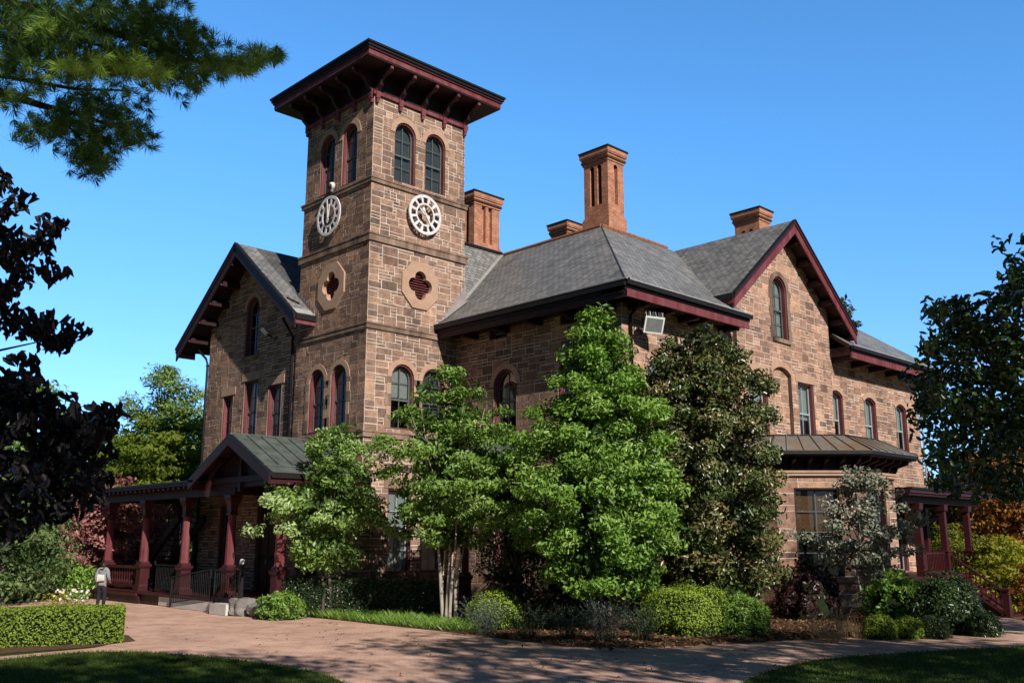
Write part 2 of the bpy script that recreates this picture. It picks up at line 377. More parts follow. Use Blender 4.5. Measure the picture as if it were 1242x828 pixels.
def window(parent, wf, o, depth=.22, panes=(2,4), sash='sash', frame='redtrim', shade=None, shade_h=.5, fw=.055, label=None):
    """frame lining the opening, two sashes with muntins, panes, a blind behind"""
    p = o['poly']; u0, u1, z0, z1 = bbox(p); w = u1-u0; h = z1-z0; arch = o.get('arch')
    def inset(t): return opening(u0+t, u1-t, z0+t*.7, z1-t, arch)
    # frame ring
    mb = MB(); a, b = inset(.012), inset(fw); n = len(a)
    for i in range(n):
        q = [a[i], a[(i+1)%n], b[(i+1)%n], b[i]]; wf.prism(mb, q, -depth-.03, -.03, frame)
    fr = mb.build('window', parent, label)
    # sash: outline ring, meeting rail, muntins
    mb = MB(); a, b = inset(fw), inset(fw+.05); d0, d1 = -depth-.02, -depth+.03
    for i in range(n):
        q = [a[i], a[(i+1)%n], b[(i+1)%n], b[i]]; wf.prism(mb, q, d0, d1, sash)
    iu0, iu1, iz0, iz1 = bbox(b); zm = iz0+(iz1-iz0)*o.get('meet', .5)
    wf.box(mb, iu0, iu1, zm-.035, zm+.035, d0+.004, d1+.02, sash)
    def topz(u):
        c = (u0+u1)/2
        if arch == 'round': r = (iu1-iu0)/2; return iz1-r+math.sqrt(max(0, r*r-(u-c)**2))
        if arch == 'seg': hh = .2*(iu1-iu0); r = ((iu1-iu0)**2/4+hh*hh)/(2*hh); return iz1-r+math.sqrt(max(0, r*r-(u-c)**2))
        return iz1
    for i in range(1, panes[0]):
        u = iu0+(iu1-iu0)*i/panes[0]; wf.box(mb, u-.016, u+.016, iz0, topz(u), d0+.008, d1-.005, sash)
    for j in range(1, panes[1]):
        z = iz0+(iz1-iz0)*j/panes[1]
        if abs(z-zm) > .1:
            e = 0
            if arch == 'round' and z > iz1-(iu1-iu0)/2: r = (iu1-iu0)/2; e = r-math.sqrt(max(0, r*r-(z-iz1+r)**2))
            wf.box(mb, iu0+e, iu1-e, z-.013, z+.013, d0+.01, d1-.008, sash)
    mb.build('sash', fr)
    mb = MB(); wf.poly(mb, a, -depth, 'glass'); mb.build('pane', fr, fix=False)
    mb = MB(); back = inset(.0); wf.poly(mb, back, -depth-.5, 'dark')
    for i in range(n):
        q = [wf.P(*back[i], -depth-.03), wf.P(*back[(i+1)%n], -depth-.03), wf.P(*back[(i+1)%n], -depth-.5), wf.P(*back[i], -depth-.5)]
        mb.face(q, 'dark')
    mb.build('interior', fr, fix=False)
    if shade:
        zc = iz0+(iz1-iz0)*(1-shade_h); q = clip(a, (0, zc), (1, zc)); mb = MB(); wf.poly(mb, q, -depth-.07, shade); mb.build('blind', fr, fix=False)
    return fr
# ------------------------------------------------------------------ the house
house = thing('brownstone_house', 'large brownstone villa with a square clock tower, slate roofs and dark red trim', 'house')
def O(u0, u1, z0, z1, arch=None, **kw): return dict(poly=opening(u0, u1, z0, z1, arch), arch=arch, **kw)
TR = WF((0,0), (1,0), (0,-1))            # tower, face to the right
TL = WF((0,0), (0,1), (-1,0))            # tower, face to the left
S = 4.6
# --- tower faces
def tower_face(wf, other, seed, dark, tint):
    up = [O(1.0,2.03,15.86,18.32,'round', surround='arch', light=True, sw=.22, zc=17.8, sill=False, meet=.46), O(2.52,3.55,15.86,18.32,'round', surround='arch', light=True, sw=.22, sill=False, meet=.46)]
    lo = [O(1.08,2.14,6.34,8.76,'round', surround='jamb', sw=.2, light=True, sill=False, meet=.46), O(2.54,3.6,6.34,8.76,'round', surround='jamb', sw=.2, light=True, sill=False, meet=.46)]
    for o in up+lo: o['zc'] = bbox(o['poly'])[3]-(bbox(o['poly'])[1]-bbox(o['poly'])[0])/2
    # quatrefoil louvre hole: a rounded lozenge cut in the wall, behind an octagonal stone
    qc = (2.33, 11.9)
    qh = dict(poly=[(qc[0]+.66*math.cos(a), qc[1]+.66*math.sin(a)) for a in np.linspace(0, 2*math.pi, 13)[:-1]], sill=False)
    gr = []
    if other == 'r': gr = [O(1.05,2.1,1.25,4.2,surround='lintel',meet=.5), O(2.6,3.65,1.25,4.2,surround='lintel',meet=.5)]
    else: gr = [O(.75,1.75,1.25,4.0,surround='lintel',meet=.5), O(2.5,3.9,.45,3.6,surround='lintel',sill=False)]
    secs = [(15.72,19.05,up,0),(13.52,15.72,[],.02),(10.12,13.52,[qh],.04),(6.2,10.12,lo,.06),(1.1,6.2,gr,.09),(0,1.1,[],.17)]
    for i, (a, b, ops, d) in enumerate(secs):
        w2 = WF((wf.O+wf.N*d)[:2], wf.U[:2], wf.N[:2])
        out = [(-d,a),(S+d,a),(S+d,b),(-d,b)]
        wall_mesh(w2, out, ops, seed+i, dark, tint).build('tower_wall', house)
        for o in ops:
            if o is qh: continue
            if o in gr and other == 'l' and o is gr[1]: continue
            window(house, w2, o, depth=.21, panes=(2,4), shade='curtain' if (o in lo and o is lo[0] and other == 'r') or o in gr else 'greysheet', shade_h=.5 if (o is lo[0] and other == 'r') else 1.0, sash='sash' if o not in gr else 'sashlight')
    # octagon with a four-lobed opening and louvres
    w2 = WF((wf.O+wf.N*.04)[:2], wf.U[:2], wf.N[:2])
    ocx, ocz = qc; mb = MB(); n = 48
    def lobe(a):
        r = 0
        for k in range(4):
            c = .30*Vector((math.cos(k*math.pi/2), math.sin(k*math.pi/2))); d = Vector((math.cos(a), math.sin(a)))
            b = d.dot(c); disc = b*b-(c.length_squared-.27**2)
            if disc > 0: r = max(r, b+math.sqrt(disc))
        return max(r, .30)
    def octa(a):
        a2 = (a+math.pi/8) % (math.pi/4)-math.pi/8
        return .86/math.cos(a2)
    ins = [(ocx+lobe(a)*math.cos(a), ocz+lobe(a)*math.sin(a)) for a in np.linspace(0, 2*math.pi, n+1)[:-1]]
    outs = [(ocx+octa(a)*math.cos(a)*1.02, ocz+octa(a)*math.sin(a)*1.06) for a in np.linspace(0, 2*math.pi, n+1)[:-1]]
    for i in range(n):
        j = (i+1)%n; w2.prism(mb, [ins[i], outs[i], outs[j], ins[j]], -.12, .075, 'bandlight')
    oc = mb.build('quatrefoil_stone', house)
    mb = MB()
    for k in range(13):
        z = ocz-.6+k*.1; w2.prism(mb, [(ocx-.62,z),(ocx+.62,z),(ocx+.62,z+.03),(ocx-.62,z+.03)], -.22, -.14, 'redtrim')
    w2.poly(mb, [(ocx-.68,ocz-.68),(ocx+.68,ocz-.68),(ocx+.68,ocz+.68),(ocx-.68,ocz+.68)], -.30, 'dark')
    mb.build('louvre', oc)
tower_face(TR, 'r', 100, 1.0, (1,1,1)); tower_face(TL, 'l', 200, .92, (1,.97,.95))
# back faces of the tower, plain stone above the roofs
for wf, sd in ((WF((S,0),(0,1),(1,0)), 61), (WF((0,S),(1,0),(0,1)), 62)):
    wall_mesh(wf, [(0,9),(S,9),(S,19.05),(0,19.05)], [], sd, uu=.3, vv=.2).build('tower_wall', house)
# string courses run round the tower
def ring_box(mb, z0, z1, d, k, a=0, b=S): mb.box((a-d,a-d,z0), (b+d,b+d,z1), k)
for z, d, h in ((15.72,.10,.20),(13.52,.12,.30),(10.12,.13,.22),(6.2,.17,.24),(1.1,.2,.22)):
    mb = MB(); d2 = d
    # a ring of four beams so that the tower stays hollow
    for a, b in (((-d,-d),(S+d,.05)),((-d,.05),(.05,S+d)),((S-.05,.05),(S+d,S+d)),((.05,S-.05),(S-.05,S+d))):
        mb.box((a[0],a[1],z-h), (b[0],b[1],z-.06), 'band'); mb.box((a[0]-(0.03 if a[0]<0 else 0),a[1]-(0.03 if a[1]<0 else 0),z-.06), (b[0]+(.03 if b[0]>S else 0),b[1]+(.03 if b[1]>S else 0),z), 'band')
    mb.build('string_course', house)
# cornice
e = 1.14
mb = MB()
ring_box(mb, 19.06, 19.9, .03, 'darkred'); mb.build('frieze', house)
mb = MB()
mb.box((-.10,-.10,19.02),(S+.1,-.035,19.16),'redtrim'); mb.box((-.10,-.035,19.02),(-.035,S+.1,19.16),'redtrim'); mb.box((S+.035,-.035,19.02),(S+.1,S+.1,19.16),'redtrim')
for i in range(5):
    u = .08+i*(S-.16)/4
    mb.box((u-.09,-.15,18.86),(u+.09,-.102,19.24),'redtrim'); mb.box((u-.06,-.13,18.7),(u+.06,-.004,18.86),'redtrim')
    mb.box((-.15,u-.09,18.86),(-.102,u+.09,19.24),'redtrim'); mb.box((-.13,u-.06,18.7),(-.004,u+.06,18.86),'redtrim')
mb.build('cornice_trim', house)
def bracket(wf, u, z, out, h, w, k='darkred', tip=True):
    mb = MB(); pts = [(0,0),(out,0),(out,-.16),(out*.9,-.24),(out*.6,-.26),(out*.42,-.38),(out*.36,-.58),(out*.2,-.62*h-.2),(.12,-h),(0,-h)]
    mb.prism([wf.P(u-w/2, z+b, a) for a, b in pts], wf.U*w, k)
    if tip: mb.box(*[tuple(wf.P(u+sx*w*.36, z+zz, dd)) for sx, zz, dd in ((-1,-.14,out),(1,-.02,out+.03))], 'redtrim')
    return mb
for wf in (TR, TL):
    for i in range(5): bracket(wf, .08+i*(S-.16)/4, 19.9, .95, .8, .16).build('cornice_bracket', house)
mb = MB()
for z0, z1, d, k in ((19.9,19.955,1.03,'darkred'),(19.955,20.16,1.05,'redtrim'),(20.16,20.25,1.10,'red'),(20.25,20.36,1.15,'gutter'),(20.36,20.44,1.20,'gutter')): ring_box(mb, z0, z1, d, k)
mb.build('tower_cornice', house)
mb = MB(); mb.lathe(S/2, S/2, [(20.441, S/2+1.15), (21.35, .05)], 'slate'); mb.build('tower_roof', house, uv=True)
# --- clocks
ROMAN = ['XII','I','II','III','IIII','V','VI','VII','VIII','IX','X','XI']
def clock(wf, u, z, hr, mn, label):
    D = .20; mb = MB(); n = 48
    def ring(r0, r1, d0, d1, k):
        for i in range(n):
            a, b = 2*math.pi*i/n, 2*math.pi*(i+1)/n
            wf.prism(mb, [(u+r0*math.cos(a), z+r0*math.sin(a)), (u+r1*math.cos(a), z+r1*math.sin(a)), (u+r1*math.cos(b), z+r1*math.sin(b)), (u+r0*math.cos(b), z+r0*math.sin(b))], d0, d1, k)
    ring(.69,.80,D,D+.05,'dialwhite'); ring(.40,.47,D,D+.05,'dialwhite')
    # twelve white spokes between the numerals hold the rings together
    for i in range(12):
        a = math.pi/2-(i+.5)*math.pi/6; c, s_ = math.cos(a), math.sin(a); w = .038
        wf.prism(mb, [(u+.46*c+w*s_, z+.46*s_-w*c), (u+.70*c+w*1.5*s_, z+.70*s_-w*1.5*c), (u+.70*c-w*1.5*s_, z+.70*s_+w*1.5*c), (u+.46*c-w*s_, z+.46*s_+w*c)], D+.004, D+.046, 'dialwhite')
    for k in range(4):   # stand-off pins into the wall
        a = math.pi/4+k*math.pi/2; p = (u+.72*math.cos(a), z+.72*math.sin(a)); mb.tube([wf.P(*p, 0), wf.P(*p, D+.01)], .025, 'blackmetal', 6)
    cl = mb.build('clock', house, label)
    for i in range(12):
        a = math.pi/2-i*math.pi/6; mb = MB(); er = Vector((math.cos(a), math.sin(a))); et = Vector((math.sin(a), -math.cos(a)))
        txt = ROMAN[i]; wd = {'I':.030,'V':.062,'X':.062}; tot = sum(wd[ch] for ch in txt); x = -tot/2
        k = min(1.25, .2/tot); x *= k
        def stroke(x0, r0, x1, r1, w, dd):
            A = er*r0+et*x0; B = er*r1+et*x1; T = et*w/2
            wf.prism(mb, [(u+q.x, z+q.y) for q in (A-T, A+T, B+T, B-T)], D+.012+dd, D+.038+dd, 'blackmetal')
        wf.prism(mb, [(u+(er*r+et*t_).x, z+(er*r+et*t_).y) for r, t_ in ((.49,-.075),(.68,-.10),(.68,.10),(.49,.075))], D+.008, D+.011, 'dialwhite') if False else None
        for ch in txt:
            w = wd[ch]*k; xm = x+w/2
            if ch == 'I': stroke(xm,.475,xm,.688,.020,0)
            elif ch == 'V': stroke(xm,.475,x+.006,.688,.022,0); stroke(xm,.475,x+w-.006,.688,.014,.003)
            else: stroke(x+.006,.475,x+w-.006,.688,.014,0); stroke(x+w-.006,.475,x+.006,.688,.022,.003)
            x += w
        mb.build('numeral', cl)
    def hand(ang, ln, w, tail, nm, d):
        a = math.pi/2-ang; er = Vector((math.cos(a), math.sin(a))); et = Vector((-er.y, er.x)); mb = MB()
        pts = [er*ln, er*ln*.6+et*w*.55, et*w*.8, -er*tail*.5+et*w*.6, -er*tail+et*w*1.7, -er*(tail+.08), -er*tail-et*w*1.7, -er*tail*.5-et*w*.6, -et*w*.8, er*ln*.6-et*w*.55]
        q = [(u+p.x, z+p.y) for p in pts]; c = (u, z)
        for i in range(len(q)): wf.prism(mb, [q[i], q[(i+1)%len(q)], c], D+d, D+d+.02, 'white')
        mb.build(nm, cl)
    hand(hr, .44, .06, .16, 'hour_hand', .055); hand(mn, .66, .045, .24, 'minute_hand', .08)
clock(WF((0,-.02),(1,0),(0,-1)), 2.38, 14.72, R(305), R(148), 'white skeleton clock dial with Roman numerals on the sunlit right face of the tower')
clock(WF((-.02,0),(0,1),(-1,0)), 2.45, 14.72, R(-12), R(3), 'white skeleton clock dial with Roman numerals on the left face of the tower, throwing a long shadow')

# --- main block
SF = WF((0,-8.4), (1,0), (0,-1))
z68 = 6.2
facade_ops_w = [O(8.4,9.55,6.2,8.5,'seg', surround='arch', light=True, sw=.24, meet=.5), O(5.6,6.75,6.2,8.5,'seg', surround='arch', light=True, sw=.24, meet=.5), O(5.6,6.7,1.4,4.2,surround='lintel'), O(8.3,9.4,1.4,4.2,surround='lintel'), O(8.5,9.4,9.45,10.0)]
def facade(wf, out, ops, seed, kw=(), **k2):
    wall_mesh(wf, out, ops, seed, **k2).build('wall', house)
facade(SF, [(4.2,0),(10.8,0),(10.8,10.4),(4.2,10.4)], facade_ops_w, 300, dark=1.12, tint=(1.05,1,.98))
for o in facade_ops_w[:4]: window(house, SF, o, shade='curtain', shade_h=.5)
window(house, SF, facade_ops_w[4], panes=(1,1), sash='sashlight', frame='sashlight', fw=.05)
GF = WF((0,-8.58), (1,0), (0,-1)); gc = 14.4
g_ops = [O(13.5,14.6,10.25,12.85,'round', surround='jamb', sw=.2, meet=.48), O(11.5,12.75,6.2,8.65,surround='lintel', light=True), O(15.1,16.35,6.2,8.65,surround='lintel', light=True)]
g_ops[0]['zc'] = 12.85-.55
niche = O(13.15,14.6,6.2,9.1,'seg', surround='arch', light=True, sw=.22, sill=False)
gm = 12.0-.05
def gz_roof(x): return 15.02-.823*abs(x-gc)
facade(GF, [(10.8,0),(18.0,0),(18.0,gz_roof(18.0)),(gc,gz_roof(gc)),(10.8,gz_roof(10.8))], g_ops+[niche], 310, dark=1.15, tint=(1.06,1,.98))
for o, sh in zip(g_ops, ('curtain', 'curtain', 'curtain')): window(house, GF, o, shade=sh, shade_h=.95 if o is g_ops[0] else .6, sash='sashlight' if o is not g_ops[0] else 'sash', panes=(2,2) if o is not g_ops[0] else (2,4))
nw = WF((0,-8.43), (1,0), (0,-1))
wall_mesh(nw, [(13.0,6.1),(14.75,6.1),(14.75,9.2),(13.0,9.2)], [], 311, dark=1.12, tint=(1.05,1,.98)).build('blind_window', house)
mb = MB()
for x in (10.8, 18.0): mb.box((x-.002 if x > 12 else x, -8.58, 0), (x if x > 12 else x+.002, -8.38, gz_roof(x)), 'stone', (.2,.125,.088))
mb.build('wall_return', house)
e_ops = [O(18.05,19.2,6.2,8.7,'seg', surround='arch', light=True, sw=.22), O(21.2,22.35,6.2,8.7,'seg', surround='arch', light=True, sw=.22), O(24.4,25.55,6.2,8.7,'seg', surround='arch', light=True, sw=.22), O(20.0,21.1,1.4,4.0,surround='lintel'), O(23.4,24.5,1.0,3.9,surround='lintel')]
facade(SF, [(18.0,-.9),(27.0,-.9),(27.0,10.4),(18.0,10.4)], e_ops, 320, dark=1.15, tint=(1.06,1,.98))
for i, o in enumerate(e_ops): window(house, SF, o, shade='curtain', shade_h=(.0,1,.5,.3,.3)[i] or .55, sash='sashlight', panes=(2,2))
EW = WF((27.0,-8.4), (0,1), (1,0)); wall_mesh(EW, [(0,-.9),(12,-.9),(12,10.4),(0,10.4)], [], 330, uu=.3, vv=.2).build('wall', house)
WW = WF((4.2,0), (0,1), (-1,0))
w_ops = [O(-3.45,-2.25,6.2,8.55,'round', surround='arch', light=True, sw=.22, sill=True), O(-6.7,-5.5,6.2,8.55,'round', surround='arch', light=True, sw=.22), O(-2.95,-2.0,9.75,10.25), O(-6.6,-5.65,9.75,10.25), O(-3.4,-2.3,1.3,4.1,surround='lintel'), O(-6.7,-5.6,1.3,4.1,surround='lintel')]
for o in w_ops[:2]: o['zc'] = 8.55-.6
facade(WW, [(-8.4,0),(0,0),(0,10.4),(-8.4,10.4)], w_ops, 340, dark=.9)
for i, o in enumerate(w_ops): window(house, WW, o, panes=(2,4) if i not in (2,3) else (2,1), shade='tanblind' if i == 0 else None, shade_h=.75)
# --- left wing
LW = WF((0,0), (0,1), (-1,0)); lc = 8.4
l_ops = [O(5.7,6.75,6.3,8.55,surround='lintel', light=True), O(7.6,8.75,6.3,8.95,surround='lintel', light=True), O(9.65,10.55,6.3,8.5,surround='lintel', light=True), O(7.8,8.9,10.0,12.6,'round', surround='arch', light=True, sw=.2), O(5.6,7.1,.45,3.7,surround='lintel',sill=False), O(9.0,10.2,1.2,3.8,surround='lintel')]
l_ops[3]['zc'] = 12.6-.55
def lz_roof(y): return 14.62-.78*abs(y-lc)
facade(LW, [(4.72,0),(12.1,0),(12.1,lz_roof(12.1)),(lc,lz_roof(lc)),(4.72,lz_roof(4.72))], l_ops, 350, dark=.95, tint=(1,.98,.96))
for i, o in enumerate(l_ops):
    if i != 4: window(house, LW, o, shade='curtain' if i < 3 else None, shade_h=.7)
NW = WF((0,12.1), (1,0), (0,1)); wall_mesh(NW, [(0,0),(9,0),(9,11.5),(0,11.5)], [], 351, uu=.3, vv=.2).build('wall', house)
# doors under the porch
def door(wf, o):
    u0, u1, z0, z1 = bbox(o['poly']); mb = MB()
    wf.box(mb, u0, u1, z0, z1, -.2, -.14, 'darkred')
    for s_ in (0, 1):
        for a, b in ((.08,.35),(.42,.9)):
            m0 = u0+(u1-u0)*(.06+s_*.47); m1 = m0+(u1-u0)*.41
            wf.box(mb, m0, m1, z0+(z1-z0)*a, z0+(z1-z0)*b, -.139, -.12, 'red')
    d = mb.build('door', house)
    mb = MB(); wf.box(mb, (u0+u1)/2+.05, (u0+u1)/2+.09, z0+1.0, z0+1.2, -.12, -.06, 'greymetal'); mb.build('handle', d)
door(WF((-.09,0),(0,1),(-1,0)), O(2.5,3.9,.45,3.6)); door(LW, l_ops[4])

# ------------------------------------------------------------------ roofs
def slab(mb, pts, th=.16, k='slate', k2='darkred'):
    pts = [Vector(p) for p in pts]; n = (pts[1]-pts[0]).cross(pts[2]-pts[0]).normalized()
    if n.z < 0: pts = pts[::-1]; n = -n
    lo = [p-n*th for p in pts]; mb.face(pts, k); mb.face(lo[::-1], k2)
    for i in range(len(pts)):
        j = (i+1)%len(pts); mb.face([pts[j], pts[i], lo[i], lo[j]], k2)
sl = .762; xe, ye, zr = 3.2, -9.4, 10.5; xr, yr, zt = 9.3, -3.3, 10.5+.762*6.1
def ms(y): return zr+sl*(y-ye)      # main south slope height
def mw(x): return zr+sl*(x-xe)
mb = MB()
slab(mb, [(xe,ye,zr),(10.45,ye,zr),(10.45,-8.3,ms(-8.3)),(10.45,yr,zt),(xr,yr,zt)])
slab(mb, [(10.45,-8.3,ms(-8.3)),(18.25,-8.3,ms(-8.3)),(18.25,yr,zt),(10.45,yr,zt)])
slab(mb, [(18.25,ye,zr),(28.0,ye,zr),(21.9,yr,zt),(18.25,yr,zt)])
slab(mb, [(xe,ye,zr),(xr,yr,zt),(xr,0,zt),(xe,0,zr)])
slab(mb, [(4.75,0.001,mw(4.75)),(xr,0.001,zt),(xr,4,zt),(4.75,4,mw(4.75))])
slab(mb, [(28,ye,zr),(28,2.8,zr),(21.9,yr,zt)])
slab(mb, [(28,2.8,zr),(xr,2.8,zr),(xr,yr,zt),(21.9,yr,zt)])
slab(mb, [(xr,yr,zt),(15.4,2.8,zr),(15.4,10,zr),(xr,10,zt)])
slab(mb, [(4.70,2.7,zt+.05),(xr,2.7,zt+.05),(4.70,.25,mw(4.70)+.02)], th=.05)
slab(mb, [(4.75,2.7,zt+.05),(xr,2.7,zt+.05),(xr,9,zt-4.7),(4.75,9,zt-4.7)], th=.05)
roof = mb.build('main_roof', house, uv=True)
mb = MB()
# pale valley strips and the stepped flashing beside the tower
def strip(p, q, w, k, lift=.03, n=None):
    p, q = Vector(p), Vector(q); d = (q-p).normalized(); s_ = d.cross(Vector((0,0,1))).normalized()*w/2; up = Vector((0,0,lift))
    mb.face([p-s_+up, q-s_+up, q+s_+up, p+s_+up], k)
strip((9.2,2.66,zt-.02), (4.72,.27,mw(4.72)+.02), .32, 'leadlight', .05); strip((4.72,-.10,mw(4.72)), (3.3,-.12,mw(3.3)), .26, 'leadlight', .06)
for i in range(9):
    x = 3.3+i*.155; mb.box((x,-.062,mw(x)-.1),(x+.155,-.046,10.62+(x-3.25)*1.27),'leadpale')
mb.build('flashing', roof, fix=False)
mb = MB()
def ridge(p, q, r=.10):
    p, q = Vector(p), Vector(q); n = max(1, int((q-p).length/.34))
    for i in range(n):
        a, b = p.lerp(q, i/n), p.lerp(q, (i+.94)/n); mb.tube([a, b], r*(.92+.12*rnd.random()), 'ridge', 7)
ridge((xr,yr,zt+.02),(xr,2.6,zt+.02)); ridge((xr,yr,zt+.02),(13.8,yr,zt+.02)); mb.build('ridge_tiles', roof)
mb = MB(); mb.tube([(xr,2.7,zt+.1),(4.7,2.7,zt+.1)], .09, 'gutter', 6); mb.build('ridge_roll', roof)
mb = MB(); mb.tube([(xr,yr,zt-.02),(xe,ye,zr-.01)], .035, 'slate', 6); mb.build('hip_cap', roof)
# eaves: gutter, fascia, soffit
def eave_x(x0, x1, y, wy, z=zr):
    mb = MB()
    mb.box((x0-.05,y-.13,z-.17),(x1+.05,y-.001,z-.03),'gutter'); mb.box((x0-.05,y-.15,z-.03),(x1+.05,y+.05,z+.015),'drip')
    mb.box((x0,y-.02,z-.25),(x1,y+.06,z-.171),'gutter'); mb.box((x0+.03,y+.02,z-.53),(x1-.03,y+.09,z-.251),'redtrim')
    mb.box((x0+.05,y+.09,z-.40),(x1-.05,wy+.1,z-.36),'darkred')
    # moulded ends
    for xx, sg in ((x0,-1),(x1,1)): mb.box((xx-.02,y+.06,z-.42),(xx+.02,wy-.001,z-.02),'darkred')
    return mb.build('eave', house)
eave_x(3.2, 10.4, ye, -8.4); eave_x(18.35, 28.0, ye, -8.4)
mb = MB()
mb.box((xe-.13,ye-.05,zr-.22),(xe-.001,-.03,zr-.03),'gutter'); mb.box((xe-.15,ye-.15,zr-.03),(xe+.05,-.03,zr+.015),'drip')
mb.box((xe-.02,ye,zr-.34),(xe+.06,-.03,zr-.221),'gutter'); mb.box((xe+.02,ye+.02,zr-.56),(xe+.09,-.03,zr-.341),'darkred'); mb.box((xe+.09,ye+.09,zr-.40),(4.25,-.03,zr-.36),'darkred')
mb.build('eave', house)
for y in (-1.3,-3.0,-4.7,-6.4,-8.1): mb = MB(); mb.box((3.42,y-.1,zr-.62),(4.19,y+.1,zr-.405),'darkred'); mb.build('eave_bracket', house)
for x in (4.6,6.0,7.4,8.0,9.9,18.6,20.3,22.0,23.7,25.4,26.8): mb = MB(); mb.box((x-.1,-9.2,zr-.62),(x+.1,-8.41,zr-.405),'darkred'); mb.box((x-.08,-9.23,zr-.6),(x+.08,-9.199,zr-.43),'redtrim'); mb.build('eave_bracket', house)
# gables
def gable(front, axis, c, half, slope, zt_, back, wallp, dz=.0, red='redtrim', back_foot=None, nb=5, red2='red'):
    """axis 'y': gable faces -y, ridge along y; axis 'x': faces -x"""
    def P(a, b, z): return (a, b, z) if axis == 'y' else (b, a, z)
    mb = MB()
    for sg in (-1, 1):
        zf = zt_-slope*half
        slab(mb, [P(c, front, zt_), P(c+sg*half, front, zf), P(c+sg*half, back_foot, zf), P(c, back, zt_)], th=.17)
    g = mb.build('gable_roof', house, uv=True)
    for sg in (-1, 1):
        mb = MB(); zf = zt_-slope*half
        n = Vector(P(sg*slope, 0, 1)).normalized() if axis == 'y' else Vector((0, sg*slope, 1)).normalized()
        p, q = Vector(P(c, front, zt_)), Vector(P(c+sg*half, front, zf)); dv = Vector(P(0, -1, 0)); q2 = q+(q-p).normalized()*.03
        Zv = Vector((0,0,1)); vert = .17/n.z
        def board(o0, o1, t0, t1, k, ext=0):
            a = p-Zv*o0; b = q2-Zv*o0; a2 = p-Zv*o1; b2 = q2-Zv*o1
            mb.prism([v+dv*t0 for v in (a, b, b2, a2)], dv*(t1-t0), k)
        board(-.03,.06,-.05,.10,'gutter'); board(.06,.20,-.03,.07,red2); board(.20,.56,-.03,.03,red)
        mb.build('rake_board', g)
        for i in range(nb):
            f = .06+.9*i/nb+.03; a = c+sg*half*f; z = zt_-slope*half*f-vert-.02
            mb = MB(); mb.prism([P(a-.14, front+.1, z-.02-slope*(.14 if sg > 0 else -.14)), P(a+.14, front+.1, z-.02-slope*(.14 if sg > 0 else -.14)*-1), P(a+.14, front+.1, z-.34), P(a-.14, front+.1, z-.34)], P(0, wallp-front-.1, 0), 'darkred')
            q_ = P(a-.07, front+.03, z-.30), P(a+.07, front+.099, z-.16); mb.box(*q_, 'redtrim'); mb.build('purlin_end', g)  # red cap paints sun on the end, dark body paints shade
        # foot: short eave return
        mb = MB()
        A = P(c+sg*half, front, zf); B = P(c+sg*half, back_foot, zf); a2, b2 = Vector(A), Vector(B); side = Vector(P(sg, 0, 0))
        mb.prism([a2-Zv*.02, b2-Zv*.02, b2-Zv*.24, a2-Zv*.24], side*.10, 'gutter'); mb.prism([a2-Zv*.241, b2-Zv*.241, b2-Zv*.40, a2-Zv*.40], side*.04, 'redtrim')
        mb.build('gutter', g)
    return g
gable(-9.25, 'y', 14.4, 4.75, .823, 15.17, -3.2, -8.57, back_foot=-8.25)
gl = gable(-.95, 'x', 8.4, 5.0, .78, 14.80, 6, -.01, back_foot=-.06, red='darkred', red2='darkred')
mb = MB(); slab(mb, [(-.05,13.4,10.9),(6,13.4,10.9),(6,8.4,14.8),(-.05,8.4,14.8)], th=.15); slab(mb, [(-.05,4.66,14.8-.78*3.74),(6,4.66,14.8-.78*3.74),(6,8.4,14.8),(-.05,8.4,14.8)], th=.15); mb.build('wing_roof', house, uv=True)
mb = MB(); dvv = .78
for i in range(7):
    y = 3.55+i*.17; z = 14.8-.78*(8.4-y); mb.box((-.075,y,z-.1),(-.062,y+.17,z+.26),'lead')
mb.box((-.12,3.42,10.95),(-.06,4.72,11.0),'leadlight'); strip((-.75,4.4,14.8-.78*4.0),(-.35,4.1,14.8-.78*4.3), .22, 'leadlight', .05)
mb.face([(-.95,3.42,10.93),(-.07,3.42,10.93),(-.07,3.75,11.19),(-.95,3.75,11.19)], 'leadlight'); mb.build('flashing', gl)
# downspouts
def spout(pts, k='gutter', r=.055):
    mb = MB(); mb.tube(pts, r, k, 8)
    for z in np.arange(pts[-1][2]+1, pts[-2][2], 2.2): mb.tube([(pts[-1][0],pts[-1][1],z),(pts[-1][0],pts[-1][1],z+.07)], r*1.35, k, 8)
    mb.build('downspout', house, smooth=True)
spout([(4.42,-9.3,10.2),(4.5,-8.9,9.95),(4.55,-8.5,9.7),(4.55,-8.5,.1)]); spout([(-.6,4.9,11.0),(-.1,4.9,10.3),(-.1,4.9,.3)]); spout([(-.3,12.6,10.8),(-.12,12.2,10.4),(-.12,12.0,10.1),(-.12,12.0,.2)])
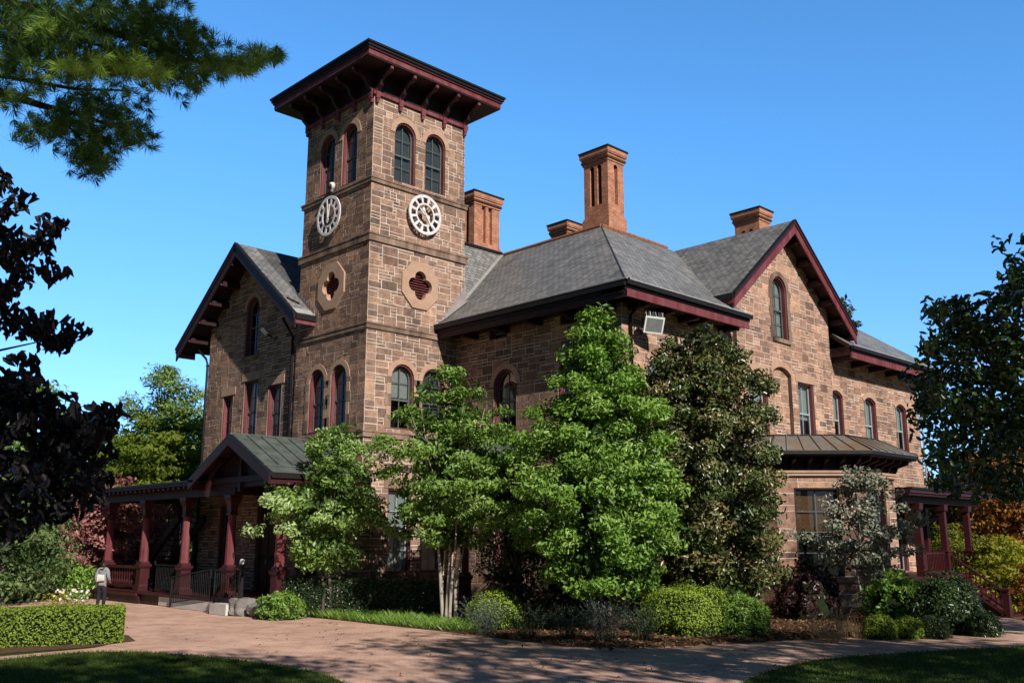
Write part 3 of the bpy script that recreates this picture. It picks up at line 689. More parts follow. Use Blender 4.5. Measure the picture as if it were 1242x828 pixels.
# --- chimneys
def chimney(x0, y0, wx, wy, zb, zt_, nl, ns, flare=True, nz=(.30,.80), label=None):
    """brick stack; nl niches on the -x face, ns on the -y face"""
    mb = MB(); H = zt_-zb; zc = zt_-.62
    def panel(wf, W, n, gap=.10):
        nw_ = min(.24, (W-gap*(n+1))/n*.6); ops = []
        for i in range(n):
            c = W*(i+.5)/n if n > 1 else W/2
            if n > 1: c = W/2+(i-(n-1)/2)*(nw_+.17)
            ops.append(opening(c-nw_/2, c+nw_/2, zb+H*nz[0], zt_-H*(1-nz[1]), 'round'))
        pcs = [[(0,zb),(W,zb),(W,zc),(0,zc)]]
        for h in ops: pcs = [q for x in pcs for q in minus(x, h)]
        for q in pcs: wf.poly(mb, q, 0, 'brick')
        for h in ops:
            for i in range(len(h)):
                a, b = h[i], h[(i+1)%len(h)]; q = [wf.P(*a,0), wf.P(*b,0), wf.P(*b,-.17), wf.P(*a,-.17)]; mb.face(q if not wf.flip else q[::-1], 'brickdark' if i in (2,3,4,5,6,7) else 'brick')
            wf.poly(mb, h, -.17, 'brick' if wf.N.y < -.5 else 'brickdark')  # reveals and backs off the sunny side get shade by colour
    panel(WF((x0,y0),(0,1),(-1,0)), wy, nl); panel(WF((x0,y0),(1,0),(0,-1)), wx, ns)
    panel(WF((x0+wx,y0),(0,1),(1,0)), wy, nl); panel(WF((x0,y0+wy),(1,0),(0,1)), wx, ns)
    for z0, z1, d, k in ((zc,zc+.10,.04,'brick'),(zc+.10,zc+.19,.09,'brickdark'),(zc+.19,zc+.30,.07,'brick'),(zc+.30,zc+.36,.12,'brick'),(zc+.36,zc+.54,.14,'brick'),(zc+.54,zc+.62,.17,'gutter')):
        mb.box((x0-d,y0-d,z0),(x0+wx+d,y0+wy+d,z1),k)
    if flare:
        mb.lathe(x0+wx/2, y0+wy/2, [(zb-.9,.5),(zb,.5),(zb+.55,.5)], 'brick') if False else None
        for z0, z1, d in ((zb-1.2,zb+.5,.07),(zb+.5,zb+.58,.04)): mb.box((x0-d,y0-d,z0),(x0+wx+d,y0+wy+d,z1),'brick')
        mb.box((x0-.1,y0-.1,zb-1.3),(x0+wx+.1,y0+wy+.1,zb-.3),'lead')
    return mb.build('chimney', house, label, uv=True, fix=False)
chimney(9.85, -3.25, 1.05, 1.35, 15.3, 18.9, 2, 1, label='tall red brick chimney with arched niches at the corner of the slate roof')
chimney(8.3, 3.5, 1.6, 1.0, 15.2, 18.3, 1, 2, label='orange brick chimney close to the right of the clock tower', nz=(.22,.84))
chimney(14.1, 3.0, 1.3, 1.1, 13, 18.1, 2, 2, flare=False, label='brick chimney showing only its corbelled cap above the ridge')
chimney(18.9, -5.0, .95, 1.35, 13, 17.95, 2, 1, flare=False, nz=(.4,.80), label='brick chimney behind the right gable')
# ------------------------------------------------------------------ bay on the right facade
A, B, C_, D_ = (10.6,-10.0), (12.6,-12.0), (15.6,-12.0), (17.6,-10.0)
def offs(d):
    k = d*.4142; h = d*.7071
    return [(A[0]-d, -8.4), (A[0]-d, A[1]-k), (B[0]-k, B[1]-d), (C_[0]+k, C_[1]-d), (D_[0]+d, D_[1]-k), (D_[0]+d, -8.4)]
r2 = math.sqrt(.5)
bayW = WF((A[0], -8.4), (0,-1), (-1,0)); bayA = WF(A, (1,-1), (-r2,-r2)); bayB = WF(B, (1,0), (0,-1)); bayC = WF(C_, (1,1), (r2,-r2)); bayE = WF((D_[0],-10), (0,1), (1,0))
L = math.hypot(2, 2)
bo = {0: [], 1: [O(.62,2.2,1.15,4.18,meet=.46,surround=None)], 2: [O(.7,2.2,1.15,4.18,meet=.46)], 3: [O(.62,2.2,1.15,4.18)]}
tintb = (1.05,1.0,.98)
for i, (wf, w) in enumerate(((bayW,1.6),(bayA,L),(bayB,3.0),(bayC,L),(bayE,1.6))):
    ops = bo.get(i, [])
    mb = wall_mesh(wf, [(0,.95),(w,.95),(w,4.6),(0,4.6)], ops, 400+i, 1.05, tintb, uu=.26, vv=.2, back='mortar')
    mb.build('bay_wall', house)
    wall_mesh(wf, [(-.0,-.6),(w,-.6),(w,.95),(0,.95)], [], 410+i, .95 if i else .7, tintb, uu=.24, vv=.19).build('bay_wall', house)  # left-facing side gets darker stone to carry its shade
    for o in ops: window(house, wf, o, panes=(2,4), sash='sash', frame='darkred', shade='tanblind' if i == 1 else 'curtain', shade_h=.5, depth=.26)
def poly_ring(mb, d0, d1, z0, z1, k):
    p, q = offs(d0), offs(d1)
    for i in range(5):
        a, b, c, d = p[i], p[i+1], q[i+1], q[i]
        mb.prism([(a[0],a[1],z0),(b[0],b[1],z0),(c[0],c[1],z0),(d[0],d[1],z0)], (0,0,z1-z0), k)
mb = MB(); poly_ring(mb, -.05, .10, .95, 1.12, 'band'); mb.build('bay_stone_band', house)
mb = MB(); poly_ring(mb, -.05, .07, .12, .34, 'bandlight'); mb.build('bay_stone_band', house)
mb = MB(); poly_ring(mb, -.05, .12, 4.6, 4.70, 'bandlight'); poly_ring(mb, -.05, .16, 4.70, 4.78, 'bandlight')
mb.build('bay_stone_band', house)
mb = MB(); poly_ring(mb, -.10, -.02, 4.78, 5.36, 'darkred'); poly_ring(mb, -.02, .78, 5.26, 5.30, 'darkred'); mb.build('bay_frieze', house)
mb = MB(); poly_ring(mb, .70, .86, 5.30, 5.42, 'gutter'); bayroof = mb.build('bay_roof', house)
mb = MB(); p, q = offs(.84), offs(-.42); zb, ztp = 5.425, 6.08
for i in range(5):
    a, b, c, d = p[i], p[i+1], q[i+1], q[i]; mb.face([(a[0],a[1],zb),(b[0],b[1],zb),(c[0],c[1],ztp),(d[0],d[1],ztp)], 'bronze')
    ln = math.hypot(b[0]-a[0], b[1]-a[1]); n = max(2, int(ln/.55))
    for j in range(0, n+1):
        f = j/n; s0 = Vector((a[0]+(b[0]-a[0])*f, a[1]+(b[1]-a[1])*f, zb+.02)); s1 = Vector((d[0]+(c[0]-d[0])*f, d[1]+(c[1]-d[1])*f, ztp+.02)); mb.bar(s0, s1, .035, .05, 'bronze')
mb.face([(x, y, ztp) for x, y in q], 'bronze'); poly_ring(mb, -.42, -.36, 6.03, 6.11, 'gutter'); mb.build('metal_sheet', bayroof, fix=False)
for wf, w in ((bayW,1.6),(bayA,L),(bayB,3.0),(bayC,L)):
    n = max(2, int(w/.55))
    for j in range(n+1):
        mb = MB(); u = w*j/n; mb.prism([wf.P(u-.05, z, d) for d, z in ((.0,5.25),(.62,5.25),(.58,5.12),(.2,5.0),(.1,4.8),(.0,4.8))], wf.U*.10, 'darkred'); mb.build('bay_bracket', bayroof)

# ------------------------------------------------------------------ entrance porch on the left
porch = thing('porch', '', '', (0,0,0)); del porch['category']; del porch['label']
bpy.data.objects.remove(porch)
FX = -3.3
mb = MB()
mb.box((-3.75,2.0,.02),(-.01,14.0,.38),'darkred'); mb.box((-3.85,1.9,.381),(-.012,14.1,.45),'red'); mb.box((-3.76,2.6,.03),(-3.70,7.3,.34),'concrete')
pf = mb.build('porch', house)
cols = [(FX,3.0),(FX,6.4),(FX,9.9),(FX,13.4)]
def column(x, y, z0=.45, z1=3.92, k=.76):
    mb = MB()
    mb.lathe(x, y, [(z0,.34),(z0+.16,.34),(z0+.17,.29),(z0+.24,.27),(z0+.25,.25),(z0+.85,.245),(z0+.86,.28),(z0+.93,.32),(z0+1.0,.32),(z0+1.02,.24),(z0+1.1,.225)], 'red', scale=k)
    mb.lathe(x, y, [(z0+1.1,.215),(z0+1.2,.205),(z1-.75,.165),(z1-.7,.17)], 'redtrim', 8, math.pi/8, k*1.08)
    mb.lathe(x, y, [(z1-.70,.19),(z1-.62,.20),(z1-.60,.17),(z1-.35,.18),(z1-.2,.27),(z1-.1,.30),(z1,.30)], 'red', scale=k)
    return mb
for x, y in cols: column(x, y).build('column', pf)
for y in (13.4, 3.0): column(-.35, y).build('column', pf)
# beams, low roof with dentils
mb = MB()
mb.box((FX-.16,2.6,3.92),(FX+.16,13.7,4.16),'darkred'); mb.box((FX-.2,-.3,4.161),(FX+.12,13.78,4.30),'darkred'); mb.box((FX+.16,13.25,3.93),(-.02,13.55,4.28),'darkred')
mb.box((-.03,-.3,3.93),(-.012,.1,4.28),'darkred')
mb.build('porch_beam', pf)
mb = MB()
slab(mb, [(-4.0,4.3,4.42),(-4.0,14.25,4.42),(-.02,14.25,4.95),(-.02,4.3,4.95)], th=.07, k='patina')
mb.box((-4.04,4.5,4.30),(-3.92,14.3,4.40),'darkred'); mb.box((-4.1,4.5,4.40),(-3.98,14.32,4.47),'gutter'); mb.box((-4.0,14.2,4.30),(-.02,14.3,4.40),'darkred')
mb.box((-3.91,4.5,4.302),(FX+.2,14.2,4.34),'darkred')
y = 4.7
while y < 14.1: mb.box((-3.90,y,4.2),(FX-.21,y+.13,4.30),'red'); y += .42
mb.build('porch_roof', pf, uv=True)
# gabled entrance roof, ridge along x at y=2.2
gy, gz0, gz1, hw = 2.1, 4.5, 5.9, 2.75
mb = MB()
for sg in (-1, 1):
    slab(mb, [(-4.05,gy,gz1),(-4.05,gy+sg*hw,gz0),(-.10,gy+sg*hw,gz0),(-.10,gy,gz1)], th=.08, k='patina')
    for i in range(8):
        x = -3.98+i*.55; a = Vector((x,gy+sg*.05,gz1+.0)); b = Vector((x,gy+sg*(hw-.5),gz1-(gz1-gz0)*(hw-.5)/hw+.02)); mb.bar(a, b, .03, .07, 'patina')
    mb.bar((-4.0,gy+sg*(hw-.45),gz1-(gz1-gz0)*(hw-.45)/hw+.03), (-.1,gy+sg*(hw-.45),gz1-(gz1-gz0)*(hw-.45)/hw+.03), .03, .05, 'patina')
mb.tube([(-4.05,gy,gz1+.02),(-.1,gy,gz1+.02)], .05, 'patina', 6)
pg = mb.build('entrance_gable', pf, uv=True)
mb = MB()
for sg in (-1, 1):
    a, b = Vector((-4.10,gy,gz1)), Vector((-4.10,gy+sg*(hw+.05),gz0-.02)); Zv = Vector((0,0,1))
    mb.prism([a+Zv*.02, b+Zv*.02, b-Zv*.10, a-Zv*.10], (.14,0,0), 'gutter'); mb.prism([a-Zv*.101, b-Zv*.101, b-Zv*.36, a-Zv*.36], (.06,0,0), 'darkred')
    mb.box((-4.0,gy+sg*(hw-.02),gz0-.18),(-.1,gy+sg*(hw+.08),gz0-.03),'gutter'); mb.box((-4.0,gy+sg*(hw-.08),gz0-.36),(-.1,gy+sg*(hw-.0),gz0-.181),'red')
    # curved brace in the gable
    pts = [(-3.7,gy+sg*(.9+1.2*math.cos(t_)),3.75+1.35*math.sin(t_)) for t_ in np.linspace(0.1, 1.45, 8)]
    for p, q in zip(pts, pts[1:]): mb.bar(p, q, .12, .16, 'darkred')
mb.prism([(-3.45,gy-hw+.3,gz0-.05),(-3.45,gy+hw-.3,gz0-.05),(-3.45,gy,gz1-.25)], (.05,0,0), 'darkred')
mb.box((-3.6,gy-.08,4.0),(-3.44,gy+.08,gz1-.2),'darkred'); mb.box((-3.62,gy-hw+.25,4.31),(-3.46,gy+hw-.2,4.5),'darkred')
for sg in (-1,1): mb.box((-3.3,gy+sg*(hw-.4)-.1,4.0),(-.02,gy+sg*(hw-.4)+.1,4.4),'darkred')
mb.build('bargeboard', pg)
column(FX, -.25, .45).build('column', pf)
# red balustrade between the two far columns
mb = MB(); mb.box((FX-.09,10.2,1.28),(FX+.09,13.1,1.38),'red'); mb.box((FX-.07,10.2,.55),(FX+.07,13.1,.64),'red')
y = 10.35
while y < 13.0: mb.lathe(FX, y, [(.64,.05),(.75,.07),(.86,.045),(1.1,.06),(1.2,.04),(1.28,.055)], 'red', 6, 0); y += .24
mb.build('balustrade', pf)
mb = MB(); mb.box((FX-.55,8.9,.02),(FX+.5,14.1,.30),'darkred'); mb.box((FX-.62,9.0,.301),(FX-.45,14.1,.40),'red'); mb.build('plinth', pf)
# dark lattice infill seen behind the entrance
# iron railings
def railing(mb, p, q, z0, z1, step=.13, k='blackmetal', post=True):
    p, q = Vector(p), Vector(q); n = max(1, int((q-p).length/step)); U_ = Vector((0,0,1))
    mb.bar(p+U_*z1, q+U_*z1, .045, .045, k); mb.bar(p+U_*z0, q+U_*z0, .035, .035, k)
    for i in range(n+1):
        c = p.lerp(q, i/n); w = .05 if (post and i in (0, n)) else .018
        mb.bar(c+U_*(z0 if i not in (0, n) else z0-.2), c+U_*z1, w, w, k, up=(0,1,0))
ramp = MB()
ramp.prism([(-3.9,6.1,.02),(-3.9,2.3,.02),(-3.9,2.3,.36),(-3.9,3.0,.36)], (1.1,0,0), 'concrete'); ramp.box((-4.3,1.2,.02),(-2.7,2.29,.36),'concrete')
rp = tag(ramp.build('ramp', None), 'pale concrete ramp rising to the entrance porch', 'ramp')
mb = MB(); railing(mb, (-3.85,6.15,.05), (-3.85,3.2,.38), .12, 1.02); rr = mb.build('railing', None); tag(rr, 'long black iron railing sloping up along the concrete ramp', 'railing', 'black iron railings at the porch')
mb = MB(); railing(mb, (FX-.1,6.75,.45), (FX-.1,8.6,.45), .12, 1.0); mb.bar((FX-.1,8.6,.45),(FX-.1,8.6,1.6),.05,.05,'blackmetal',up=(0,1,0)); tag(mb.build('railing', None), 'short black iron railing between the second and third porch columns', 'railing', 'black iron railings at the porch')
mb = MB(); railing(mb, (-3.95,2.7,.38), (-3.95,1.3,.38), .12, 1.02); tag(mb.build('railing', None), 'black iron railing right of the fourth porch column, above the boulders', 'railing', 'black iron railings at the porch')
mb = MB(); mb.lathe(-3.95,.95,[(.1,.06),(1.55,.06),(1.56,.09),(1.62,.09)],'blackmetal'); bo_ = mb.build('bollard', None); place_origin(bo_, (-3.95,.95,.1)); tag(bo_, 'black square post with a white cap at the end of the porch railing', 'bollard')
mb = MB(); mb.lathe(0,0,[(1.52,.08),(1.60,.09),(1.68,.05)],'white',8); ca = mb.build('cap', None); ca.parent = bo_
# dark outside stair behind the porch
mb = MB(); mb.bar((-.5,10.6,3.3),(-.5,14.6,.6),.16,.3,'blackmetal'); mb.bar((-1.6,10.6,3.3),(-1.6,14.6,.6),.16,.3,'blackmetal')
for i in range(12): f = i/11; mb.box((-1.55,10.7+3.8*f,3.3-2.6*f),(-.55,10.98+3.8*f,3.34-2.6*f),'blackmetal')
for dz in (.5,1.0): mb.bar((-1.62,10.6,3.3+dz),(-1.62,14.6,.6+dz),.04,.04,'blackmetal')
for i in range(9): f = i/8; mb.bar((-1.62,10.6+4*f,3.3-2.7*f),(-1.62,10.6+4*f,4.3-2.7*f),.03,.03,'blackmetal',up=(0,1,0))
tag(mb.build('iron_stair', None), 'black iron outside stair seen between the porch columns', 'stair')
# boulders at the end of the ramp
def boulder(x, y, z, sx, sy, sz, seed):
    bm = bmesh.new(); bmesh.ops.create_icosphere(bm, subdivisions=3, radius=1); r = random.Random(seed)
    ph = [r.uniform(0, 6) for _ in range(9)]
    for v in bm.verts:
        n = .75+.14*math.sin(3*v.co.x+ph[0])+.12*math.sin(4*v.co.y+ph[1])+.1*math.sin(5*v.co.z+ph[2])+.06*math.sin(9*v.co.x+7*v.co.y+ph[3])
        v.co = Vector((max(-.8,min(.8,v.co.x*n*1.1))*sx, max(-.8,min(.8,v.co.y*n*1.1))*sy, max(-.5,min(.6,v.co.z*n))*sz))
    me = bpy.data.meshes.new('boulder'); bm.to_mesh(me); bm.free(); me.materials.append(M['rock']); o = bpy.data.objects.new('boulder', me); COL.objects.link(o); o.location = (x, y, z); return o
tag(boulder(-3.9,.95,.26,.55,.45,.5,1), 'large grey boulder beside the ramp, left of its pair', 'boulder', 'boulders by the ramp'); tag(boulder(-3.65,.1,.22,.5,.55,.42,2), 'flat grey boulder beside the green shrub, right of its pair', 'boulder', 'boulders by the ramp')

# ------------------------------------------------------------------ veranda in the corner, right porch
mb = MB()
vx, vz0, vz1 = 2.35, 5.05, 5.85
slab(mb, [(vx,-5.3,vz0),(vx,-.12,vz0),(4.19,-.12,vz1),(4.19,-5.3,vz1)], th=.08, k='patina')
for i in range(10): y = -5.2+i*.55; mb.bar((vx+.02,y,vz0+.03),(4.18,y,vz1+.03),.03,.06,'patina')
mb.box((vx-.06,-5.35,vz0-.18),(vx+.04,-.12,vz0-.05),'gutter'); mb.box((vx+.1,-5.2,vz0-.4),(vx+.2,-.13,vz0-.181),'darkred')
vr = mb.build('veranda', house, uv=True)
for y in (-5.1,-2.6): column(vx+.2, y, .2, vz0-.2, .6).build('post', vr)
# right porch: deck, three posts on the front, flat roof, stair
py_, px0, px1 = -11.0, 18.2, 26.2
zf = .95
mb = MB(); mb.box((px0,py_-.25,zf-.14),(px1,-8.42,zf),'red'); mb.box((px0+.1,py_-.12,-1.0),(px1-.1,py_-.05,zf-.141),'darkred'); mb.box((px1-.17,py_-.05,-1),(px1-.1,-8.5,zf-.141),'darkred')
rpz = mb.build('side_porch', house)
mb = MB(); mb.box((px0,py_-.1,3.86),(px1-.2,py_+.12,4.12),'darkred'); mb.box((px1-.42,py_+.12,3.86),(px1-.2,-8.43,4.12),'darkred')
mb.box((px0-.2,py_-.5,4.121),(px1+.25,-8.43,4.22),'darkred'); mb.box((px0-.2,py_-.56,4.221),(px1+.32,-8.43,4.36),'red'); mb.box((px0-.2,py_-.64,4.361),(px1+.4,-8.43,4.44),'gutter')
mb.build('porch_roof', rpz)
for x in (19.8, 22.3, 24.9): 
    mb = MB(); mb.lathe(x, py_, [(zf,.16),(zf+.9,.16),(zf+.95,.19),(zf+1.0,.13),(3.55,.11),(3.6,.17),(3.86,.19)], 'red'); mb.build('post', rpz)
mb = MB(); mb.lathe(25.9, -8.7, [(zf,.16),(3.86,.16)], 'red'); mb.build('post', rpz)
mb = MB()
for a, b in ((19.9,22.15),): 
    mb.box((a,py_-.04,zf+.85),(b,py_+.04,zf+.93),'red'); mb.box((a,py_-.03,zf+.12),(b,py_+.03,zf+.18),'red')
    x = a+.1
    while x < b: mb.box((x,py_-.02,zf+.18),(x+.05,py_+.02,zf+.85),'red'); x += .15
mb.build('balustrade', rpz); mb = MB(); a = 25.0
mb.box((a,py_-.04,zf+.85),(px1-.1,py_+.04,zf+.93),'red')
mb.box((px1-.3,py_,zf+.85),(px1-.22,-8.5,zf+.93),'red'); y = py_
while y < -8.6: mb.box((px1-.28,y,zf),(px1-.24,y+.05,zf+.85),'red'); y += .15
mb.build('balustrade', rpz)
gs = gz(22.5,-12.6)
mb = MB(); ns = 8
for i in range(ns):
    z = zf-(i+1)*(zf-gs)/ns; y1 = py_-.25-i*.24; mb.box((22.5,y1-.24,gs-.1),(24.7,y1,z),'red'); mb.box((22.48,y1-.27,z),(24.72,y1,z+.03),'red')
for x in (22.42, 24.72): mb.bar((x,py_,zf-.1),(x,py_-.25-ns*.24,gs+.05),.06,.26,'red',up=(1,0,0))
st = mb.build('porch_stair', rpz)
for x in (22.42, 24.8):
    mb = MB(); yb = py_-.25-ns*.24; mb.bar((x,py_,zf+.9),(x,yb,gs+.95),.07,.09,'red',up=(1,0,0)); mb.bar((x,py_,zf+.2),(x,yb,gs+.3),.05,.06,'red',up=(1,0,0))
    for i in range(1,12): f = i/12; mb.bar((x,py_+(yb-py_)*f,zf+(gs-zf)*f+.22),(x,py_+(yb-py_)*f,zf+(gs-zf)*f+.9),.035,.035,'red',up=(0,1,0))
    mb.lathe(x, yb-.05, [(gs-.05,.13),(gs+1.0,.13),(gs+1.03,.17),(gs+1.1,.17),(gs+1.16,.05)], 'red'); mb.build('handrail', rpz)

# ------------------------------------------------------------------ lamps and camera on the walls
fl = thing('floodlight', 'large white floodlight with bird spikes on a dark arm at the corner of the house', 'floodlight', (4.9,-8.5,9.3))
mb = MB(); c = Vector((5.05,-9.05,9.35)); X, Y_, Zz = Vector((.93,-.3,0)).normalized(), Vector((-.40,-.85,-.34)).normalized(), None
Zz = X.cross(Y_).normalized(); Zz = Zz if Zz.z > 0 else -Zz
def obox(mb, c, x0, x1, y0, y1, z0, z1, k, tp=1.0):
    vs = [c+X*(x if y < 0 or True else x)*(tp if y == y0 else 1)+Y_*y+Zz*z*(tp if y == y0 else 1) for x, y, z in ((x0,y0,z0),(x1,y0,z0),(x1,y1,z0),(x0,y1,z0),(x0,y0,z1),(x1,y0,z1),(x1,y1,z1),(x0,y1,z1))]
    mb.mesh(vs, [(0,3,2,1),(4,5,6,7),(0,1,5,4),(1,2,6,5),(2,3,7,6),(3,0,4,7)], k)
obox(mb, c, -.36,.36,-.30,.0,-.26,.26,'greymetal',.6); obox(mb, c, -.38,.38,.0,.06,-.28,.28,'white'); mb.build('housing', fl)
mb = MB(); obox(mb, c, -.32,.32,.061,.07,-.22,.22,'greysheet'); mb.build('lens', fl)
mb = MB()
for i in range(9): p = c+X*(-.32+i*.08)+Zz*.27; mb.tube([p, p+Vector((rnd.uniform(-.03,.03),rnd.uniform(-.03,.03),.17))], .008, 'greymetal', 4)
mb.build('bird_spikes', fl)
mb = MB(); mb.tube([(4.75,-8.41,9.05),(4.75,-8.7,9.05),(4.9,-8.9,9.15)], .035, 'blackmetal', 8); mb.build('arm', fl)
fl2 = thing('floodlight', 'small pale floodlight under the left gable, beside the dark arched window', 'floodlight', (-.02,6.7,10.6))
mb = MB(); c = Vector((-.35,6.72,10.78)); X, Y_ = Vector((.3,.95,0)).normalized(), Vector((-.75,-.3,-.6)).normalized(); Zz = X.cross(Y_).normalized(); Zz = Zz if Zz.z > 0 else -Zz
obox(mb, c, -.26,.26,-.14,.0,-.15,.15,'greymetal',.7); obox(mb, c, -.27,.27,.0,.03,-.16,.16,'white'); mb.build('housing', fl2)
mb = MB(); mb.tube([(0,6.72,10.6),(-.3,6.72,10.7)], .03, 'blackmetal', 6); mb.build('arm', fl2)
wl = thing('wall_lamp', 'white globe lamp on the far right corner of the house beside the dark tree', 'lamp', (27.0,-8.45,9.0))
mb = MB(); mb.lathe(27.05,-8.75,[(8.95,.02),(9.0,.14),(9.15,.2),(9.3,.16),(9.38,.03)],'white',12); mb.build('globe', wl, smooth=True)
mb = MB(); mb.tube([(26.9,-8.42,8.7),(27.05,-8.7,8.75),(27.05,-8.75,8.98)], .03, 'blackmetal', 6); mb.tube([(26.95,-8.55,4.6),(26.95,-8.55,8.8)], .04, 'greymetal', 6); mb.build('bracket', wl)
cv = thing('security_camera', 'small white dome camera on the ledge between the clock and the tower windows', 'camera', (-.2,2.42,15.75))
mb = MB(); mb.lathe(-.16,2.42,[(15.72,.05),(15.85,.06),(15.86,.10),(16.0,.12),(16.08,.1)],'white',10); mb.build('housing', cv, smooth=True)
mb = MB(); mb.lathe(-.28,2.42,[(15.80,.02),(15.86,.09),(15.95,.1),(16.0,.06)],'gutter',10); mb.build('dome', cv, smooth=True)
# ------------------------------------------------------------------ ground
def sheet(name, poly, lift, k, step=1.5, uvscale=True, zfun=gz, jitter=0):
    bm = bmesh.new(); bm.faces.new([bm.verts.new((x, y, 0)) for x, y in poly])
    xs = [p[0] for p in poly]; ys = [p[1] for p in poly]
    for ax, lo, hi in ((0,min(xs),max(xs)),(1,min(ys),max(ys))):
        v = math.ceil(lo/step)*step
        while v < hi:
            no = (1,0,0) if ax == 0 else (0,1,0); co = (v,0,0) if ax == 0 else (0,v,0)
            bmesh.ops.bisect_plane(bm, geom=bm.verts[:]+bm.edges[:]+bm.faces[:], plane_co=co, plane_no=no); v += step
    bmesh.ops.recalc_face_normals(bm, faces=bm.faces)
    for v in bm.verts: v.co.z = zfun(v.co.x, v.co.y)+lift
    for f in bm.faces:
        if f.normal.z < 0: f.normal_flip()
    me = bpy.data.meshes.new(name); bm.to_mesh(me); bm.free(); me.materials.append(M[k])
    ul = me.uv_layers.new(name='UVMap')
    for l in me.loops: c = me.vertices[l.vertex_index].co; ul.data[l.index].uv = (c.x*.8-c.y*.6, c.x*.6+c.y*.8)
    o = bpy.data.objects.new(name, me); COL.objects.link(o); o['kind'] = 'structure'; return o
def curve(pts, n=6):
    out = []
    for i in range(len(pts)-1):
        p0, p1, p2, p3 = [Vector(pts[max(0, min(len(pts)-1, i+j))]) for j in (-1,0,1,2)]
        for k in range(n):
            t_ = k/n; out.append(tuple(.5*((2*p1)+(p2-p0)*t_+(2*p0-5*p1+4*p2-p3)*t_**2+(3*p1-p0-3*p2+p3)*t_**3)))
    return out+[tuple(pts[-1])]
# far ground in rings so that the near part can follow the slope
mb = MB(); ring = [60, 120, 300, 900, 2400]
sheet('ground', [(-60,-60),(70,-60),(70,70),(-60,70)], 0, 'grassbase', 3)
def far_z(x, y): return gz(max(-60, min(70, x)), max(-60, min(70, y)))
g_ = MB()
ed = [(-60+130*i/26,-60) for i in range(27)]+[(70,-60+130*i/26) for i in range(1,27)]+[(70-130*i/26,70) for i in range(1,27)]+[(-60,70-130*i/26) for i in range(1,26)]
cx_, cy_ = 5, 5
for i in range(len(ed)):
    a, b = ed[i], ed[(i+1)%len(ed)]
    f = lambda p: (cx_+(p[0]-cx_)*34, cy_+(p[1]-cy_)*34, -.4)
    g_.face([(a[0],a[1],gz(*a)), (b[0],b[1],gz(*b)), f(b), f(a)], 'grassbase')
g_.build('ground', None, kind='structure')
bed_edge = curve([(-2.9,.75),(-2.65,-2.0),(-2.7,-4.7),(-2.75,-8.4),(-3.0,-11.0),(-2.95,-12.7),(-1.6,-13.9),(.1,-14.7),(2.0,-15.4),(4.0,-16.1),(6.2,-16.9),(9.5,-17.0),(14,-16.0),(19,-14.9),(24,-15.2)])
lawn_l = curve([(-30,-12),(-20,-8.6),(-13.4,-6.2),(-11.0,-6.2),(-10.0,-8.2),(-9.6,-10.5),(-9.9,-13.5),(-12.5,-17.5),(-17,-22)])
lawn_r = curve([(-9,-20.8),(-5.6,-18.6),(-2.8,-17.8),(-.6,-17.8),(2,-18.7),(6,-20.3),(12,-21.5),(22,-22)])
plaza = [(-9.3,14),(-9.2,-2.6),(-9.7,-4.1),(-10.9,-5.2),(-14,-5.6),(-30,-9),(-30,-30),(30,-30),(30,-13),(24,-15),(20,-12.6),(3.0,-6),(-1.4,2.2),(-2.4,3),(-3.7,14)]
sheet('brick_plaza', plaza, .008, 'paver', 1.0)
sheet('lawn_left', lawn_l+[(-30,-22)], .016, 'grassbase', 1.0)
sheet('lawn_right', lawn_r+[(22,-34),(-9,-34)], .016, 'grassbase', 1.0)
sheet('planting_bed', bed_edge+[(26,-11),(27,-8.5),(18,-8.45),(4,-8.3),(4.1,-.05),(-.02,-.05),(-.1,1.2),(-2.0,1.5)], .016, 'mulch', .8)
sheet('hedge_bed', [(-30,-9.2),(-20,-6.6),(-13.6,-5.0),(-11,-5.0),(-9.6,-4.4),(-9.15,-2.9),(-9.0,14),(-30,14)], .014, 'mulch', 1.0)
sheet('side_road', [(13.5,-12.2),(45,-6),(60,-6),(60,-12),(24,-15),(14,-15.4)], .010, 'concrete', 2.0) if False else None

